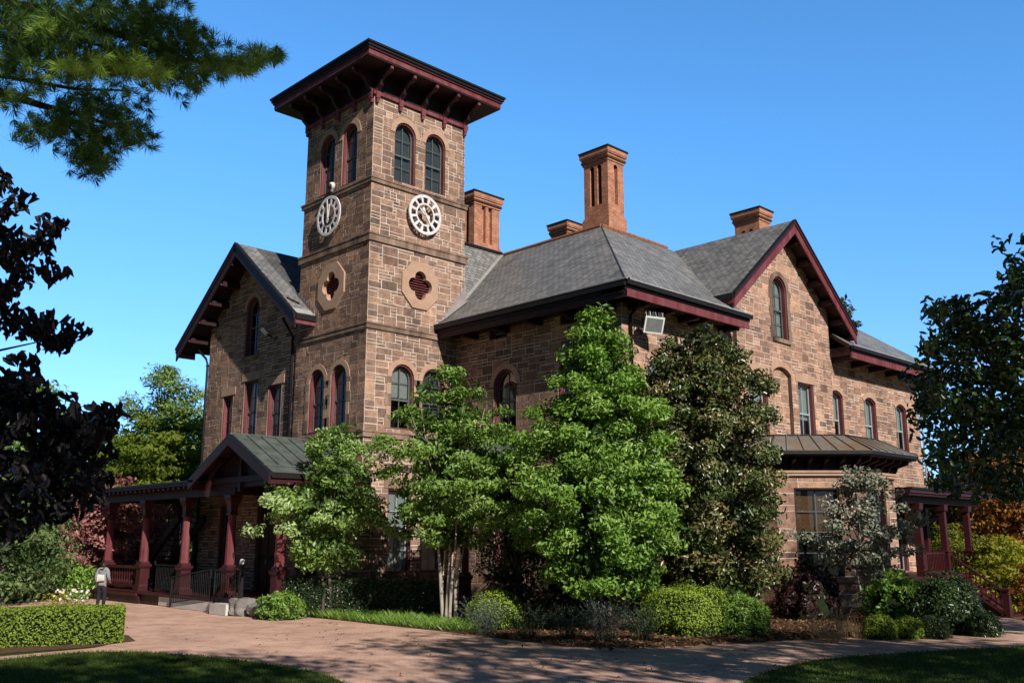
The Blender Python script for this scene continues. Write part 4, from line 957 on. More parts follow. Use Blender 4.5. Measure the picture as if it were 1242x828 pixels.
# ------------------------------------------------------------------ foliage
def leaf_cloud(name, parent, C, Nn, Ln, Wn, val, material, fold=.12, label=None, kind=None, rng=nrng, axis=None, droop=0, oval=False):
    N = len(C); C = np.asarray(C, float); Nn = np.asarray(Nn, float); Nn /= np.linalg.norm(Nn, axis=1)[:, None]+1e-9
    Rn = rng.normal(size=(N,3)) if axis is None else np.asarray(axis, float)+rng.normal(size=(N,3))*.25
    A = np.cross(Nn, np.cross(Rn, Nn)); A /= np.linalg.norm(A, axis=1)[:, None]+1e-9
    B = np.cross(Nn, A); Ln = np.broadcast_to(Ln, N)[:, None]; Wn = np.broadcast_to(Wn, N)[:, None]
    base = C-A*Ln*.5; tip = C+A*Ln*.5-Nn*Ln*droop; s1 = C+B*Wn*.5+Nn*Wn*fold*1.6-A*Ln*.05; s2 = C-B*Wn*.5+Nn*Wn*fold*1.6-A*Ln*.05
    k = 4
    if oval:      # six-point leaf folded along the midrib, the outer half bent down
        k = 6; up = Nn*Wn*fold*1.5
        r1 = C-A*Ln*.20+B*Wn*.46+up; r2 = C+A*Ln*.20+B*Wn*.42+up-Nn*Ln*droop*.45; l1 = r1-B*Wn*.92; l2 = r2-B*Wn*.84
        V = np.stack([base, r1, r2, tip, l2, l1], 1).reshape(-1, 3)
    else: V = np.stack([base, s1, tip, s2], 1).reshape(-1, 3)
    off = np.zeros(3); q = parent
    while q: off += np.array(q.location); q = q.parent
    V = V-off
    idx = np.arange(N)*k; q = 4 if oval else 3
    Fc = np.stack([idx, idx+3, idx+2, idx+1, idx, idx+5, idx+4, idx+3] if oval else [idx, idx+2, idx+1, idx, idx+3, idx+2], 1)
    me = bpy.data.meshes.new(name); me.vertices.add(k*N); me.loops.add(2*q*N); me.polygons.add(2*N)
    me.vertices.foreach_set('co', V.astype(np.float32).ravel()); me.loops.foreach_set('vertex_index', Fc.astype(np.int32).ravel())
    me.polygons.foreach_set('loop_start', (np.arange(2*N)*q).astype(np.int32)); me.polygons.foreach_set('loop_total', np.full(2*N, q, np.int32))
    me.update(calc_edges=True)
    at_ = me.attributes.new('Col', 'FLOAT_COLOR', 'FACE'); v = np.clip(np.repeat(np.asarray(val), 2), 0, 1); at_.data.foreach_set('color', np.stack([v, v, v, np.ones_like(v)], 1).astype(np.float32).ravel())
    me.materials.append(material); ob = bpy.data.objects.new(name, me); COL.objects.link(ob)
    if parent: ob.parent = parent
    if label: ob['label'] = label
    if kind: ob['kind'] = kind
    return ob
def clump_leaves(centers, size, per, flat, up, Ln, Wn, rng, outc=None, jit=.55, light=.5):
    """leaves scattered round clump centres; returns arrays for leaf_cloud"""
    centers = np.asarray(centers, float); K = len(centers); size = np.broadcast_to(size, K)
    per = max(1, int(per)); c = np.repeat(centers, per, 0); sz = np.repeat(size, per)[:, None]
    d = rng.normal(size=(K*per, 3)); r = rng.random((K*per, 1))**.4; d = d/np.linalg.norm(d, axis=1)[:, None]*r; d[:, 2] *= flat
    P = c+d*sz
    outc = centers.mean(0) if outc is None else np.asarray(outc)
    o = P-outc; o /= np.linalg.norm(o, axis=1)[:, None]+1e-9
    Nn = d*.5+o*.45+np.array([0,0,up])+rng.normal(size=P.shape)*jit
    cv = np.repeat(rng.random(K)*.4, per)
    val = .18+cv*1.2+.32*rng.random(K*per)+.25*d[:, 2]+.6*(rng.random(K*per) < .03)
    Lr = Ln*(.7+.6*rng.random(K*per)); Wr = Wn*(.7+.6*rng.random(K*per))
    return P, Nn, Lr, Wr, val
def crown(base, profile, n, rng, lump=.28, shell=.55, squash=(1,1), layers=None):
    """clump centres spread through an uneven crown; profile is (height, radius) pairs"""
    hs = np.array([p[0] for p in profile]); rs = np.array([p[1] for p in profile]); out = []
    ph = rng.random(6)*6.28
    zz = np.linspace(hs[0], hs[-1], 200); ww = np.interp(zz, hs, rs)+.15; cum = np.cumsum(ww); cum /= cum[-1]
    for _ in range(n):
        z = np.interp(rng.random(), cum, zz)
        if layers: z = z+(np.round(z/layers)*layers-z)*.75
        a = rng.random()*6.283; R_ = np.interp(z, hs, rs)
        R_ *= 1+lump*(.5*math.sin(2*a+ph[0]+z)+.4*math.sin(3*a+ph[1]-1.7*z)+.35*math.sin(5*a+ph[2]+2.9*z))
        r = R_*(rng.random()**shell)
        out.append((base[0]+r*math.cos(a)*squash[0], base[1]+r*math.sin(a)*squash[1], z))
    return np.array(out)
def limbs(mb, root, cs, k, rng, n=14, z0=1.2, r0=.06, frac=.8):
    for c in cs[rng.choice(len(cs), min(n, len(cs)), replace=False)]:
        f = frac*rng.random(); zb = z0+(c[2]-z0)*(.25+.45*rng.random())
        p0 = Vector((root[0]+rng.normal()*.05, root[1]+rng.normal()*.05, min(zb, c[2]-.2))); p2 = Vector(c); p1 = p0.lerp(p2, .5)+Vector((rng.normal()*.12, rng.normal()*.12, .15))
        mb.tube([p0, p1, p2], [r0, r0*.6, r0*.2], k, 5)
def tree(name, label, cat, base, profile, n, per, csize, leaf, material, bark='bark', stems=None, group=None, flat=.55, up=.55, lump=.28, shell=.55, seed=1, layers=None, jit=.55, nl=14, limb_r=.05, squash=(1,1), inner=0, z0=1.0, fold=.12, droop=0, top=None, cluster_extra=None, gb=None, oval=False):
    rng = np.random.default_rng(seed); gzb = gz(*base) if gb is None else gb
    root = thing(name, label, cat, (base[0], base[1], gzb), group)
    cs = crown(base, profile, n, rng, lump, shell, squash, layers)
    if cluster_extra is not None: cs = np.vstack([cs, cluster_extra])
    mb = MB(); h = profile[-1][0]
    for st in (stems or [((0,0),(0,0),.14)]):
        (dx0,dy0),(dx1,dy1),r = st; hh = h*.88
        pts = [(base[0]+dx0+(dx1-dx0)*f**1.2+rng.normal()*.04*(f > .05), base[1]+dy0+(dy1-dy0)*f**1.2+rng.normal()*.04*(f > .05), gzb-.1+(hh-gzb)*f) for f in (0,.06,.18,.32,.5,.7,.9,1)]
        mb.tube(pts, [r*1.5,r*1.1,r,r*.88,r*.7,r*.45,r*.2,r*.08], bark, 9)
    limbs(mb, base, cs, bark, rng, nl, z0, limb_r); mb.build('trunk', root, smooth=True)
    oc = (base[0], base[1], (profile[0][0]+h)*.5)
    P, Nn, Lr, Wr, val = clump_leaves(cs, csize*(.75+.5*rng.random(len(cs))), per, flat, up, leaf[0], leaf[1], rng, oc, jit)
    if inner:
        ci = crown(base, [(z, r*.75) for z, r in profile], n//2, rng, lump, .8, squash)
        a = clump_leaves(ci, csize*1.3, inner, .8, .3, leaf[0]*1.5, leaf[1]*1.6, rng, oc, .9); P, Nn, Lr, Wr = [np.concatenate(x) for x in zip((P,Nn,Lr,Wr), a[:4])]; val = np.concatenate([val, a[4]*.18])  # inner leaves coloured dark for the shade inside the crown
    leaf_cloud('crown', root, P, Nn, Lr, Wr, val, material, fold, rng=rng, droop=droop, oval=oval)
    return root
L1 = leafmat('magnolia_leaves', (.028,.060,.010), (.19,.33,.055), .28, .42, .4, (.36,.47,.16))
L1b = leafmat('silvery_magnolia_leaves', (0.05,0.1,0.025), (0.275,0.425,0.0875), .30, .40, .45, (0.525,0.65,0.35))
L2 = leafmat('bright_green_leaves', (.016,.040,.008), (.19,.35,.05), .28, .38, .5, (.34,.48,.12))
L3 = leafmat('glossy_evergreen_leaves', (.018,.028,.010), (.105,.145,.04), .06, .30, .6, (.26,.20,.09), tcol=(1,.8,.4))
LD = leafmat('shaded_purple_leaves', (.006,.006,.010), (.018,.016,.019), .03, .45, .2, (.035,.03,.034), tcol=(1,1,1))  # purple leaves darkened so the colour carries the tree's shade
LG = leafmat('dark_green_leaves', (0.0104,0.0208,0.0091), (0.0312,0.0585,0.0195), .10, .30, .45, (0.091,0.156,0.039))  # green darkened to carry shade of the right-hand tree and shaded shrubs
LB = leafmat('hedge_leaves', (0.0845,0.143,0.0156), (0.247,0.351,0.0364), .22, .5, .3, (0.416,0.546,0.065))
LY = leafmat('yellow_green_leaves', (0.168,0.18,0.018), (0.336,0.348,0.036), .35, .5, .2, (0.432,0.36,0.048))
LO = leafmat('autumn_orange_leaves', (0.192,0.078,0.0216), (0.36,0.156,0.042), .35, .6, .2, (0.48,0.24,0.06), tcol=(1.2,.9,.5))
LP = leafmat('dusky_pink_leaves', (0.156,0.06,0.06), (0.408,0.18,0.168), .25, .6, .2, (0.552,0.288,0.264), tcol=(1.2,.8,.7))
LW = leafmat('pale_grey_leaves', (.07,.085,.05), (.22,.235,.175), .12, .45, .3, (.46,.46,.38), tcol=(1,1,.8))
LF = leafmat('far_tree_leaves', (0.0585,0.117,0.026), (0.156,0.273,0.052), .3, .6, .2, (0.286,0.39,0.091))
LFP = leafmat('far_pine_needles', (0.072,0.138,0.036), (0.204,0.312,0.084), .25, .6, .2, (0.336,0.432,0.144))
LPN = leafmat('pine_needles', (.022,.055,.02), (.11,.21,.045), .28, .45, .3, (.36,.52,.10))
LS = leafmat('wispy_grey_leaves', (.06,.09,.06), (.13,.17,.13), .2, .6, .2, (.22,.25,.24), tcol=(1,1,.8))
LT = leafmat('straw_grass', (.26,.17,.08), (.5,.37,.2), .3, .7, .2, (.62,.48,.3), tcol=(1,.9,.6))
LM = leafmat('maroon_leaves', (.018,.008,.009), (.045,.018,.02), .1, .4, .4, (.08,.03,.03), tcol=(1,.7,.6))
LGR = leafmat('grass_blades', (.03,.06,.008), (.08,.135,.02), .3, .6, .2, (.14,.17,.04))

# --- the four trees in front of the house
tree('magnolia_tree', 'young magnolia with pale green leaves in front of the entrance porch', 'tree', at(402,31.0), [(1.5,.8),(2.3,1.8),(3.4,2.1),(4.4,1.6),(5.2,1.1),(5.9,.35)], 120, 84, .38, (.15,.062), L1b, stems=[((0,0),(.1,.1),.06),((.15,-.1),(.7,-.4),.05),((-.1,.1),(-.6,.5),.05)], seed=21, oval=True, droop=.15, layers=None, lump=.5, flat=.6, jit=.7, inner=30, limb_r=.028, z0=1.6, nl=20)
tree('magnolia_tree', 'magnolia with several slender white trunks and layered bright leaves before the tower', 'tree', at(545,28.6), [(2.3,1.3),(2.9,2.0),(4.2,2.35),(5.1,2.1),(5.9,1.6),(6.7,1.0),(7.4,.3)], 165, 100, .40, (.15,.062), L1, 'palebark', stems=[((.0,.0),(.1,0),.055),((.12,-.1),(.9,-.5),.05),((-.1,.12),(-.8,.5),.05),((.05,.15),(.2,.8),.045),((-.05,-.15),(-.2,-.8),.045)], seed=22, oval=True, droop=.15, layers=None, lump=.55, flat=.5, jit=.65, inner=20, limb_r=.03, z0=2.2, nl=24)
tree('magnolia_tree', 'tall dense bright green tree at the near corner of the house', 'tree', at(728,26.6), [(1.1,1.5),(2.2,2.15),(3.8,2.35),(5.2,2.05),(6.5,1.5),(7.7,.85),(8.75,.15)], 360, 120, .42, (.14,.06), L2, stems=[((0,0),(0,0),.10),((.2,-.1),(.6,-.3),.07),((-.15,.1),(-.5,.4),.07)], seed=23, oval=True, droop=.15, layers=None, flat=.6, lump=.2, jit=.65, inner=44, shell=.45, limb_r=.035, z0=1.6, nl=20)
tree('evergreen_magnolia', 'dark glossy evergreen magnolia with brown backed leaves against the right facade', 'tree', at(858,29.6), [(.7,1.3),(1.8,2.0),(3.4,2.4),(4.8,2.35),(6.2,2.0),(7.6,1.6),(8.8,.7)], 420, 100, .40, (.14,.068), L3, stems=[((0,0),(0,0),.12)], seed=24, oval=True, droop=.15, lump=.3, flat=.7, up=.35, jit=.75, inner=36, shell=.4, limb_r=.04)
tree('grey_leaved_tree', 'small tree with pale dusty grey leaves in front of the bay window', 'tree', at(1046,29.5), [(1.3,.7),(2.0,1.4),(3.2,1.45),(4.0,.9),(4.5,.2)], 95, 62, .32, (.125,.072), LW, 'palebark', stems=[((0,0),(.2,.2),.05),((.5,-.5),(.9,-.5),.045),((-.1,0),(-.6,.3),.04)], seed=25, oval=True, droop=.15, flat=.6, jit=.8, lump=.4, limb_r=.022, z0=.6, nl=26)
# --- dark trees at both edges of the picture
def bough_clumps(spec, d, rng, dz=.7):
    out = []
    for px, py, rx, ry, n in spec:
        for _ in range(int(n)): out.append(ray(px+rng.normal()*rx*.5, py+rng.normal()*ry*.5, d+rng.normal()*dz))
    return np.array([tuple(v) for v in out])
rngL = np.random.default_rng(5)
cl = bough_clumps([(10,235,22,24,5),(2,285,40,20,5),(72,280,22,12,4),(48,300,30,14,5),(10,320,50,18,7),(62,330,12,8,2),(14,352,14,8,2),(25,388,45,20,8),(58,412,40,20,7),(-25,380,60,60,17),(10,470,40,26,20),(40,505,60,26,34),(95,520,45,22,26),(118,512,26,14,10),(30,560,70,35,34),(95,556,40,24,18),(60,600,36,26,20),(10,620,40,40,18),(-70,500,70,140,70),(-60,300,60,80,21),(110,580,20,14,6)], 11.5, rngL)
bl = at(-140, 11.8)
root = thing('shaded_tree', 'purple leaved tree, darkened as in shade, leaning into the left edge of the view', 'tree', (bl[0], bl[1], 0))
mb = MB(); mb.tube([(bl[0],bl[1],-.1),(bl[0]+.03,bl[1],1.5),(bl[0]-.05,bl[1]+.05,3.5),(bl[0],bl[1],6.4)], [.16,.12,.1,.03], 'darkbark', 9)
for px, py in ((40,505),(95,522),(20,392),(58,412),(72,282),(10,240),(60,585),(100,560),(0,310),(-20,450),(30,600)):
    e = ray(px, py, 11.4); s0 = Vector((bl[0], bl[1], max(1.2, e.z-.5))); mb.tube([s0, s0.lerp(e, .5)+Vector((0,0,.12)), e], [.035,.02,.006], 'darkbark', 5)
mb.build('trunk', root, smooth=True)
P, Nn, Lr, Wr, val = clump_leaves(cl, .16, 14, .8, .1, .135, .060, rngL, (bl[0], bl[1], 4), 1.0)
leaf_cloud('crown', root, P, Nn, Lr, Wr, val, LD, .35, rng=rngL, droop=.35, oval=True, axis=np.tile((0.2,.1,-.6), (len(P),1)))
rngR = np.random.default_rng(6)
cr = bough_clumps([(1236,330,22,40,16),(1215,380,20,24,10),(1240,400,26,40,18),(1165,372,22,12,8),(1135,378,16,8,5),(1160,395,32,18,12),(1190,420,36,26,20),(1130,425,26,14,8),(1160,450,44,30,26),(1220,450,34,40,28),(1140,490,30,30,22),(1190,500,44,40,38),(1235,510,24,50,26),(1145,545,32,26,18),(1200,560,44,34,26),(1235,590,20,22,8),(1150,582,24,16,8),(1290,450,50,140,60),(1280,350,40,60,20),(1118,520,10,20,4)], 14, rngR, .42)
bR = at(1310, 14)
root = thing('shaded_tree', 'green leafy tree, darkened as in shade, overhanging the right edge of the view beside the house', 'tree', (bR[0], bR[1], gz(*bR)))
mb = MB(); mb.tube([(bR[0],bR[1],gz(*bR)-.1),(bR[0],bR[1]+.05,2),(bR[0]-.1,bR[1],4),(bR[0],bR[1],6.5)], [.17,.13,.1,.03], 'darkbark', 9)
for px, py in ((1165,375),(1150,450),(1145,500),(1190,420),(1150,560),(1236,335),(1210,520),(1200,570),(1125,425)):
    e = ray(px, py, 14); s0 = Vector((bR[0], bR[1], max(2.0, e.z-1))); mb.tube([s0, s0.lerp(e, .5)+Vector((0,0,.25)), e], [.035,.02,.007], 'darkbark', 5)
mb.build('trunk', root, smooth=True)
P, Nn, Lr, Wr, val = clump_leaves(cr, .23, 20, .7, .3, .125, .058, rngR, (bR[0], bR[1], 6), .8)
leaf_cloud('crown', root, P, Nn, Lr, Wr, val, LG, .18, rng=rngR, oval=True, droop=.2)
# --- white pine bough hanging in at the top left
rngP = np.random.default_rng(8)
dP = 9.0
bp_ = at(-330, 9.6)
root = thing('pine_tree', 'white pine with long needled boughs reaching in at the top left', 'tree', (bp_[0], bp_[1], 0))
mb = MB(); mb.tube([(bp_[0],bp_[1],-.1),(bp_[0],bp_[1],2),(bp_[0]+.1,bp_[1],6),(bp_[0],bp_[1],11)], [.30,.25,.2,.1], 'darkbark', 10)
def bough(pts, r0, r1):
    q = [ray(px, py, dP+dd) for px, py, dd in pts]; mb.tube(q, list(np.linspace(r0, r1, len(q))), 'darkbark', 6); return q
bough([(-330,60,.3),(-120,70,.2),(0,112,0),(50,128,0),(100,140,.1),(150,158,.2)], .06, .012)
bough([(-330,-20,.3),(-100,-20,.2),(20,5,0),(90,22,0),(160,48,0),(215,70,0),(262,80,0),(305,76,0),(338,68,0)], .05, .006)
bough([(-200,85,.2),(0,92,.1),(90,108,.1),(155,110,0)], .03, .008)
bough([(60,130,0),(100,170,0),(115,195,.1)], .014, .005); bough([(-60,20,.5),(60,40,.5),(140,60,.3),(190,90,.2)], .03, .008); bough([(0,35,.6),(40,10,.6),(110,-20,.5)], .02, .008)
mb.build('trunk', root, smooth=True)
# needle tufts; lit ones have sunlight put into their needle colour
def tufts(spec, rng):
    T = []
    for px, py, rx, ry, n, lit in spec:
        for _ in range(int(n*2.4)):
            T.append((*ray(px+rng.normal()*rx*.5, py+rng.normal()*ry*.5, dP+rng.normal()*.35-(.35 if lit > .5 else 0)), lit))
    return np.array(T)
T = tufts([(30,20,60,40,70,.3),(100,20,60,40,70,.3),(170,25,50,40,60,.25),(60,65,70,40,70,.3),(140,70,60,36,60,.3),(205,60,40,40,50,.3),(225,88,34,26,30,.4),(20,70,50,50,44,.25),(145,78,46,14,26,1),(95,80,40,12,16,1),(55,30,16,12,8,1),(185,88,26,16,12,.9),(260,76,26,16,18,.5),(285,80,24,12,14,.6),(310,72,16,12,10,.6),(332,66,9,9,6,.4),(235,45,30,24,16,.4),
           (110,130,50,26,34,.15),(75,150,60,26,30,.15),(125,165,40,24,30,.12),(105,190,30,22,26,.1),(160,165,24,18,14,.3),(45,158,40,16,14,.2),(115,205,16,12,9,.1),(150,140,30,22,14,.2),(10,120,30,14,12,.3),(-60,40,80,70,60,.3),(-20,-30,120,30,60,.3),(120,-20,100,20,40,.3)], rngP)
K = len(T); per = 44; c = np.repeat(T[:, :3], per, 0)
ax = rngP.normal(size=(K,3)); ax[:, 2] -= .1; ax += np.array([.45,-.45,.05]); ax /= np.linalg.norm(ax, axis=1)[:, None]
dd = np.repeat(ax, per, 0)+rngP.normal(size=(K*per,3))*.62; dd /= np.linalg.norm(dd, axis=1)[:, None]; ln = .115*(.7+.5*rngP.random(K*per))
leaf_cloud('crown', root, c+dd*ln[:, None]*.5, np.cross(dd, rngP.normal(size=dd.shape)), ln, .0058, np.repeat(T[:, 3]*.8+.1, per)+rngP.random(K*per)*.18, LPN, 0, rng=rngP, axis=dd*30)
mb = MB()
for px, py in ((336,58),(338,68),(333,74),(341,63)):
    p = ray(px, py, dP-.02); mb.lathe(p.x, p.y, [(p.z-.07,.008),(p.z-.045,.016),(p.z,.018),(p.z+.02,.006)], 'bark', 7, 0)
mb.build('cone', root)
# ------------------------------------------------------------------ hedges and shrubs
def surf_shrub(name, label, c, size, n, leaf, material, seed, e=2.6, group=None, core=(.012,.02,.006), up=.25, jit=.5, cat='shrub', rough=.06, zlift=0, yaw=0, per=1):
    """clipped shrub: a superellipsoid skin of small leaves over a dark core"""
    rng = np.random.default_rng(seed); z0 = gz(c[0], c[1])
    root = thing(name, label, cat, (c[0], c[1], z0), group)
    d = rng.normal(size=(n,3)); d /= np.linalg.norm(d, axis=1)[:, None]; d[:, 2] = np.abs(d[:, 2])*1.0-.25*(rng.random(n) < .35)
    r = (np.abs(d)**e).sum(1)**(-1/e); ph = rng.random(3)*6
    bumpy = 1+rough*(np.sin(4*d[:, 0]*2+ph[0])+np.sin(5*d[:, 1]*2+ph[1])+np.sin(9*d[:, 0]+7*d[:, 2]+ph[2]))/1.5
    p = d*r[:, None]*bumpy[:, None]*(1-.10*rng.random((n,1))**2*1.5+.10*(rng.random((n,1)) < .03))
    sx, sy, sz = size; q = p*np.array([sx, sy, sz]); cy, sy_ = math.cos(yaw), math.sin(yaw)
    q = np.stack([q[:, 0]*cy-q[:, 1]*sy_, q[:, 0]*sy_+q[:, 1]*cy, q[:, 2]], 1)+np.array([c[0], c[1], z0+zlift+sz*.28]); q[:, 2] = np.maximum(q[:, 2], z0+.03)
    nn = np.stack([d[:, 0]*cy-d[:, 1]*sy_, d[:, 0]*sy_+d[:, 1]*cy, d[:, 2]], 1)+np.array([0,0,up])+rng.normal(size=(n,3))*jit
    leaf_cloud('foliage', root, q, nn, leaf[0]*(.7+.6*rng.random(n)), leaf[1]*(.7+.6*rng.random(n)), .2+.6*rng.random(n)+.15*d[:, 2], material, rng=rng)
    bm = bmesh.new(); bmesh.ops.create_icosphere(bm, subdivisions=3, radius=1)
    for v in bm.verts:
        dd_ = v.co.normalized(); rr = (abs(dd_.x)**e+abs(dd_.y)**e+abs(dd_.z)**e)**(-1/e)*.88; w = dd_*rr; x, y = w.x*size[0], w.y*size[1]
        v.co = Vector((x*cy-y*sy_, x*sy_+y*cy, max(0.0, w.z*size[2]+size[2]*.28+zlift)))
    me = bpy.data.meshes.new('inner_growth'); bm.to_mesh(me); bm.free(); me.materials.append(M['core']); o = bpy.data.objects.new('inner_growth', me); COL.objects.link(o); o.parent = root
    return root
M['core'] = mottled('shrub_inside', (.008,.014,.004), (.02,.03,.01), 20, 1, 0)
def box_hedge(name, label, a, b, wd, h, n, leaf, material, seed, group=None):
    rng = np.random.default_rng(seed); a, b = Vector((*a,0)), Vector((*b,0)); U_ = (b-a).normalized(); L_ = (b-a).length; V_ = Vector((-U_.y, U_.x, 0)); z0 = gz(a.x, a.y)
    root = thing(name, label, 'hedge', (a.x, a.y, z0), group)
    ar = [L_*h, L_*h, L_*wd, wd*h, wd*h]; f = rng.choice(5, n, p=np.array(ar)/sum(ar)); u = rng.random(n)*L_; v = (rng.random(n)-.5)*wd; z = rng.random(n)*h
    nn = np.zeros((n,3)); v = np.where(f == 0, -wd/2, np.where(f == 1, wd/2, v)); z = np.where(f == 2, h, z); u = np.where(f == 3, 0, np.where(f == 4, L_, u))
    nu = np.where(f == 3, -1, np.where(f == 4, 1, 0)); nv = np.where(f == 0, -1, np.where(f == 1, 1, 0)); nz_ = np.where(f == 2, 1, 0)
    ins = rng.random(n)**3*.14-.02-.09*(rng.random(n) < .03)*rng.random(n)+.03*np.sin(u*3.1)*np.sin(z*5+v*4)
    u2, v2, z2 = u-nu*ins, v-nv*ins, z-nz_*ins
    # rounded shoulders
    ez = np.maximum(0, z2-(h-.12))/.12; v2 = v2*(1-.05*ez**2)
    P = np.array(a)+np.outer(u2, np.array(U_))+np.outer(v2, np.array(V_)); P[:, 2] = z0+z2
    N3 = np.outer(nu, np.array(U_))+np.outer(nv, np.array(V_)); N3[:, 2] += nz_+.3; N3 += rng.normal(size=(n,3))*.5
    leaf_cloud('foliage', root, P, N3, leaf[0]*(.7+.6*rng.random(n)), leaf[1]*(.7+.6*rng.random(n)), .15+.5*rng.random(n)+.2*nz_, material, rng=rng)
    mb = MB(); k = .09; mb.prism([a+U_*k+V_*(wd/2-k)+Vector((0,0,z0)), a+U_*k-V_*(wd/2-k)+Vector((0,0,z0)), b-U_*k-V_*(wd/2-k)+Vector((0,0,z0)), b-U_*k+V_*(wd/2-k)+Vector((0,0,z0))], (0,0,h-k), 'core'); mb.build('inner_growth', root)
    return root
box_hedge('clipped_hedge', 'long flat topped clipped hedge along the left edge of the brick plaza', (-9.75,-3.9), (-17.5,-1.0), 1.6, .80, 26000, (.055,.035), LB, 41)
tree('shade_filler_shrub', 'tall dark shrub added as deep shade between the magnolias and the corner tree', 'shrub', at(628,31.0), [(.3,.9),(1.5,1.35),(3.2,1.25),(4.6,.8),(5.2,.2)], 120, 46, .42, (.14,.06), LG, seed=31, inner=24, flat=.7, jit=.8, nl=4)  # dark mass added to fill an area of bare shade
tree('shade_filler_shrub', 'dark shrub added as deep shade directly behind the corner tree trunks', 'shrub', at(700,29.6), [(.2,.9),(1.2,1.3),(2.6,1.2),(3.6,.6),(4.0,.2)], 110, 46, .42, (.14,.06), LG, seed=32, inner=24, flat=.7, jit=.8, nl=4)  # second dark mass added where there is only deep shade
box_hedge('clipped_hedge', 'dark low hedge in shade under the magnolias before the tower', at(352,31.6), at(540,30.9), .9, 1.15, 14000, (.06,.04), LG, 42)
surf_shrub('boxwood_shrub', 'small leafy green shrub beside the boulders at the ramp end', at(345,30.5), (.72,.72,.62), 2600, (.10,.05), L2, 43, e=2.1, rough=.12, jit=.8)
surf_shrub('boxwood_shrub', 'yellow green rounded boxwood behind the wispy grey herbs', at(601,27.4), (.78,.78,.80), 5200, (.055,.035), LB, 44, e=2.3)
surf_shrub('boxwood_shrub', 'largest clipped boxwood with a flat rounded top, in sun before the evergreen', at(832,26.0), (1.12,1.12,.92), 9000, (.055,.036), LB, 45, e=2.9)
surf_shrub('leafy_shrub', 'loose bright green shrub right of the big clipped boxwood', at(896,25.6), (.66,.66,.74), 5200, (.11,.028), L2, 46, e=2.0, rough=.14, jit=.9)
surf_shrub('boxwood_shrub', 'small round boxwood ball in sun, left of its row by the side porch', at(1059,24.6), (.42,.42,.44), 2200, (.05,.033), LB, 47, e=2.3)
surf_shrub('boxwood_shrub', 'second small boxwood ball, half in shade beside the sunny ball', at(1092,24.7), (.40,.40,.40), 2000, (.05,.033), LB, 48, e=2.3)
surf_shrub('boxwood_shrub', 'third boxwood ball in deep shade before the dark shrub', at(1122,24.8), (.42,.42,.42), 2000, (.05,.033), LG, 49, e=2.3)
surf_shrub('dark_shrub', 'tall dark rounded shrub in front of the side porch stair', at(1140,26.3), (.86,.86,1.15), 5200, (.09,.05), LG, 50, e=2.2, rough=.1)
surf_shrub('dark_shrub', 'low dark shrub at the foot of the side porch newel post', at(1182,25.2), (.42,.42,.44), 1800, (.08,.045), LG, 51, e=2.2, rough=.1)
surf_shrub('leafy_shrub', 'mid green leafy shrub below the grey leaved tree', at(1082,28.5), (.85,.85,1.05), 2600, (.16,.08), L2, 52, e=2.0, rough=.18, jit=.9)
surf_shrub('maroon_shrub', 'dark maroon leaved shrub under the bay window', at(976,30.6), (1.0,.9,1.25), 3000, (.13,.08), LM, 53, e=2.0, rough=.2, jit=.9)
surf_shrub('leafy_shrub', 'small dark green shrub tucked behind the loose bright shrub', at(885,28.0), (.7,.6,.8), 2200, (.10,.05), LG, 54, e=2.1, rough=.15, jit=.8)
# --- wispy herbs and grasses: each a clump of thin stems
def wisp(name, label, c, n, h, spread, w, material, seed, group=None, cat='herb', leafy=True, lean=(0,0)):
    rng = np.random.default_rng(seed); z0 = gz(*c); root = thing(name, label, cat, (c[0], c[1], z0), group)
    P, A, Ln, Wn, V = [], [], [], [], []
    for _ in range(n):
        a = rng.random()*6.283; s = rng.random()**.6*spread; d = np.array([math.cos(a)*s*.8+lean[0]+rng.normal()*.1, math.sin(a)*s*.8+lean[1]+rng.normal()*.1, h*(.65+.5*rng.random())]); b = np.array([c[0]+math.cos(a)*s*.35, c[1]+math.sin(a)*s*.35, z0]); v = rng.random()*.7+.1; m = 4
        pts = [b+d*f*np.array([f**.7 if f else 0, f**.7 if f else 0, 1])-np.array([0,0,.12*f*f*s]) for f in np.linspace(0,1,m)]
        for i in range(m-1): q = pts[i+1]-pts[i]; P.append((pts[i]+pts[i+1])/2); A.append(q); Ln.append(np.linalg.norm(q)*1.15); Wn.append(w*(1-.22*i)); V.append(v)
        if leafy:
            for k in range(7):
                f = .3+.7*rng.random(); i = min(m-2, int(f*(m-1))); g = f*(m-1)-i; p = pts[i]*(1-g)+pts[i+1]*g; q = d/np.linalg.norm(d)*.4+rng.normal(size=3)*.7; P.append(p+q*.03); A.append(q); Ln.append(.075); Wn.append(.022); V.append(v+.2)
    P, A = np.array(P), np.array(A)
    leaf_cloud('foliage', root, P, np.cross(A, rng.normal(size=A.shape)), np.array(Ln), np.array(Wn), np.array(V), material, 0, rng=rng, axis=A*40); return root
for i, (px, d, n, h, s, ln) in enumerate(((590,25.6,130,.95,.8,'leftmost, leaning over the edge of the bed'),(640,25.0,150,.75,.8,'in front of the yellow green boxwood'),(690,24.2,150,.8,.8,'in the middle of the row'),(732,24.0,150,.95,.8,'below the tall bright tree'),(778,24.2,150,.85,.75,'at the right end, beside the big boxwood'))):
    wisp('wispy_herb', 'wispy grey green herb clump '+ln, at(px,d), n, h, s, .012, LS if i in (0,3) else leafmat('herb_leaves', (.02,.035,.02), (.05,.075,.04), .2, .6, .2, (.10,.14,.10)), 60+i, 'wispy herbs along the shaded bed', lean=(-.25,-.1))
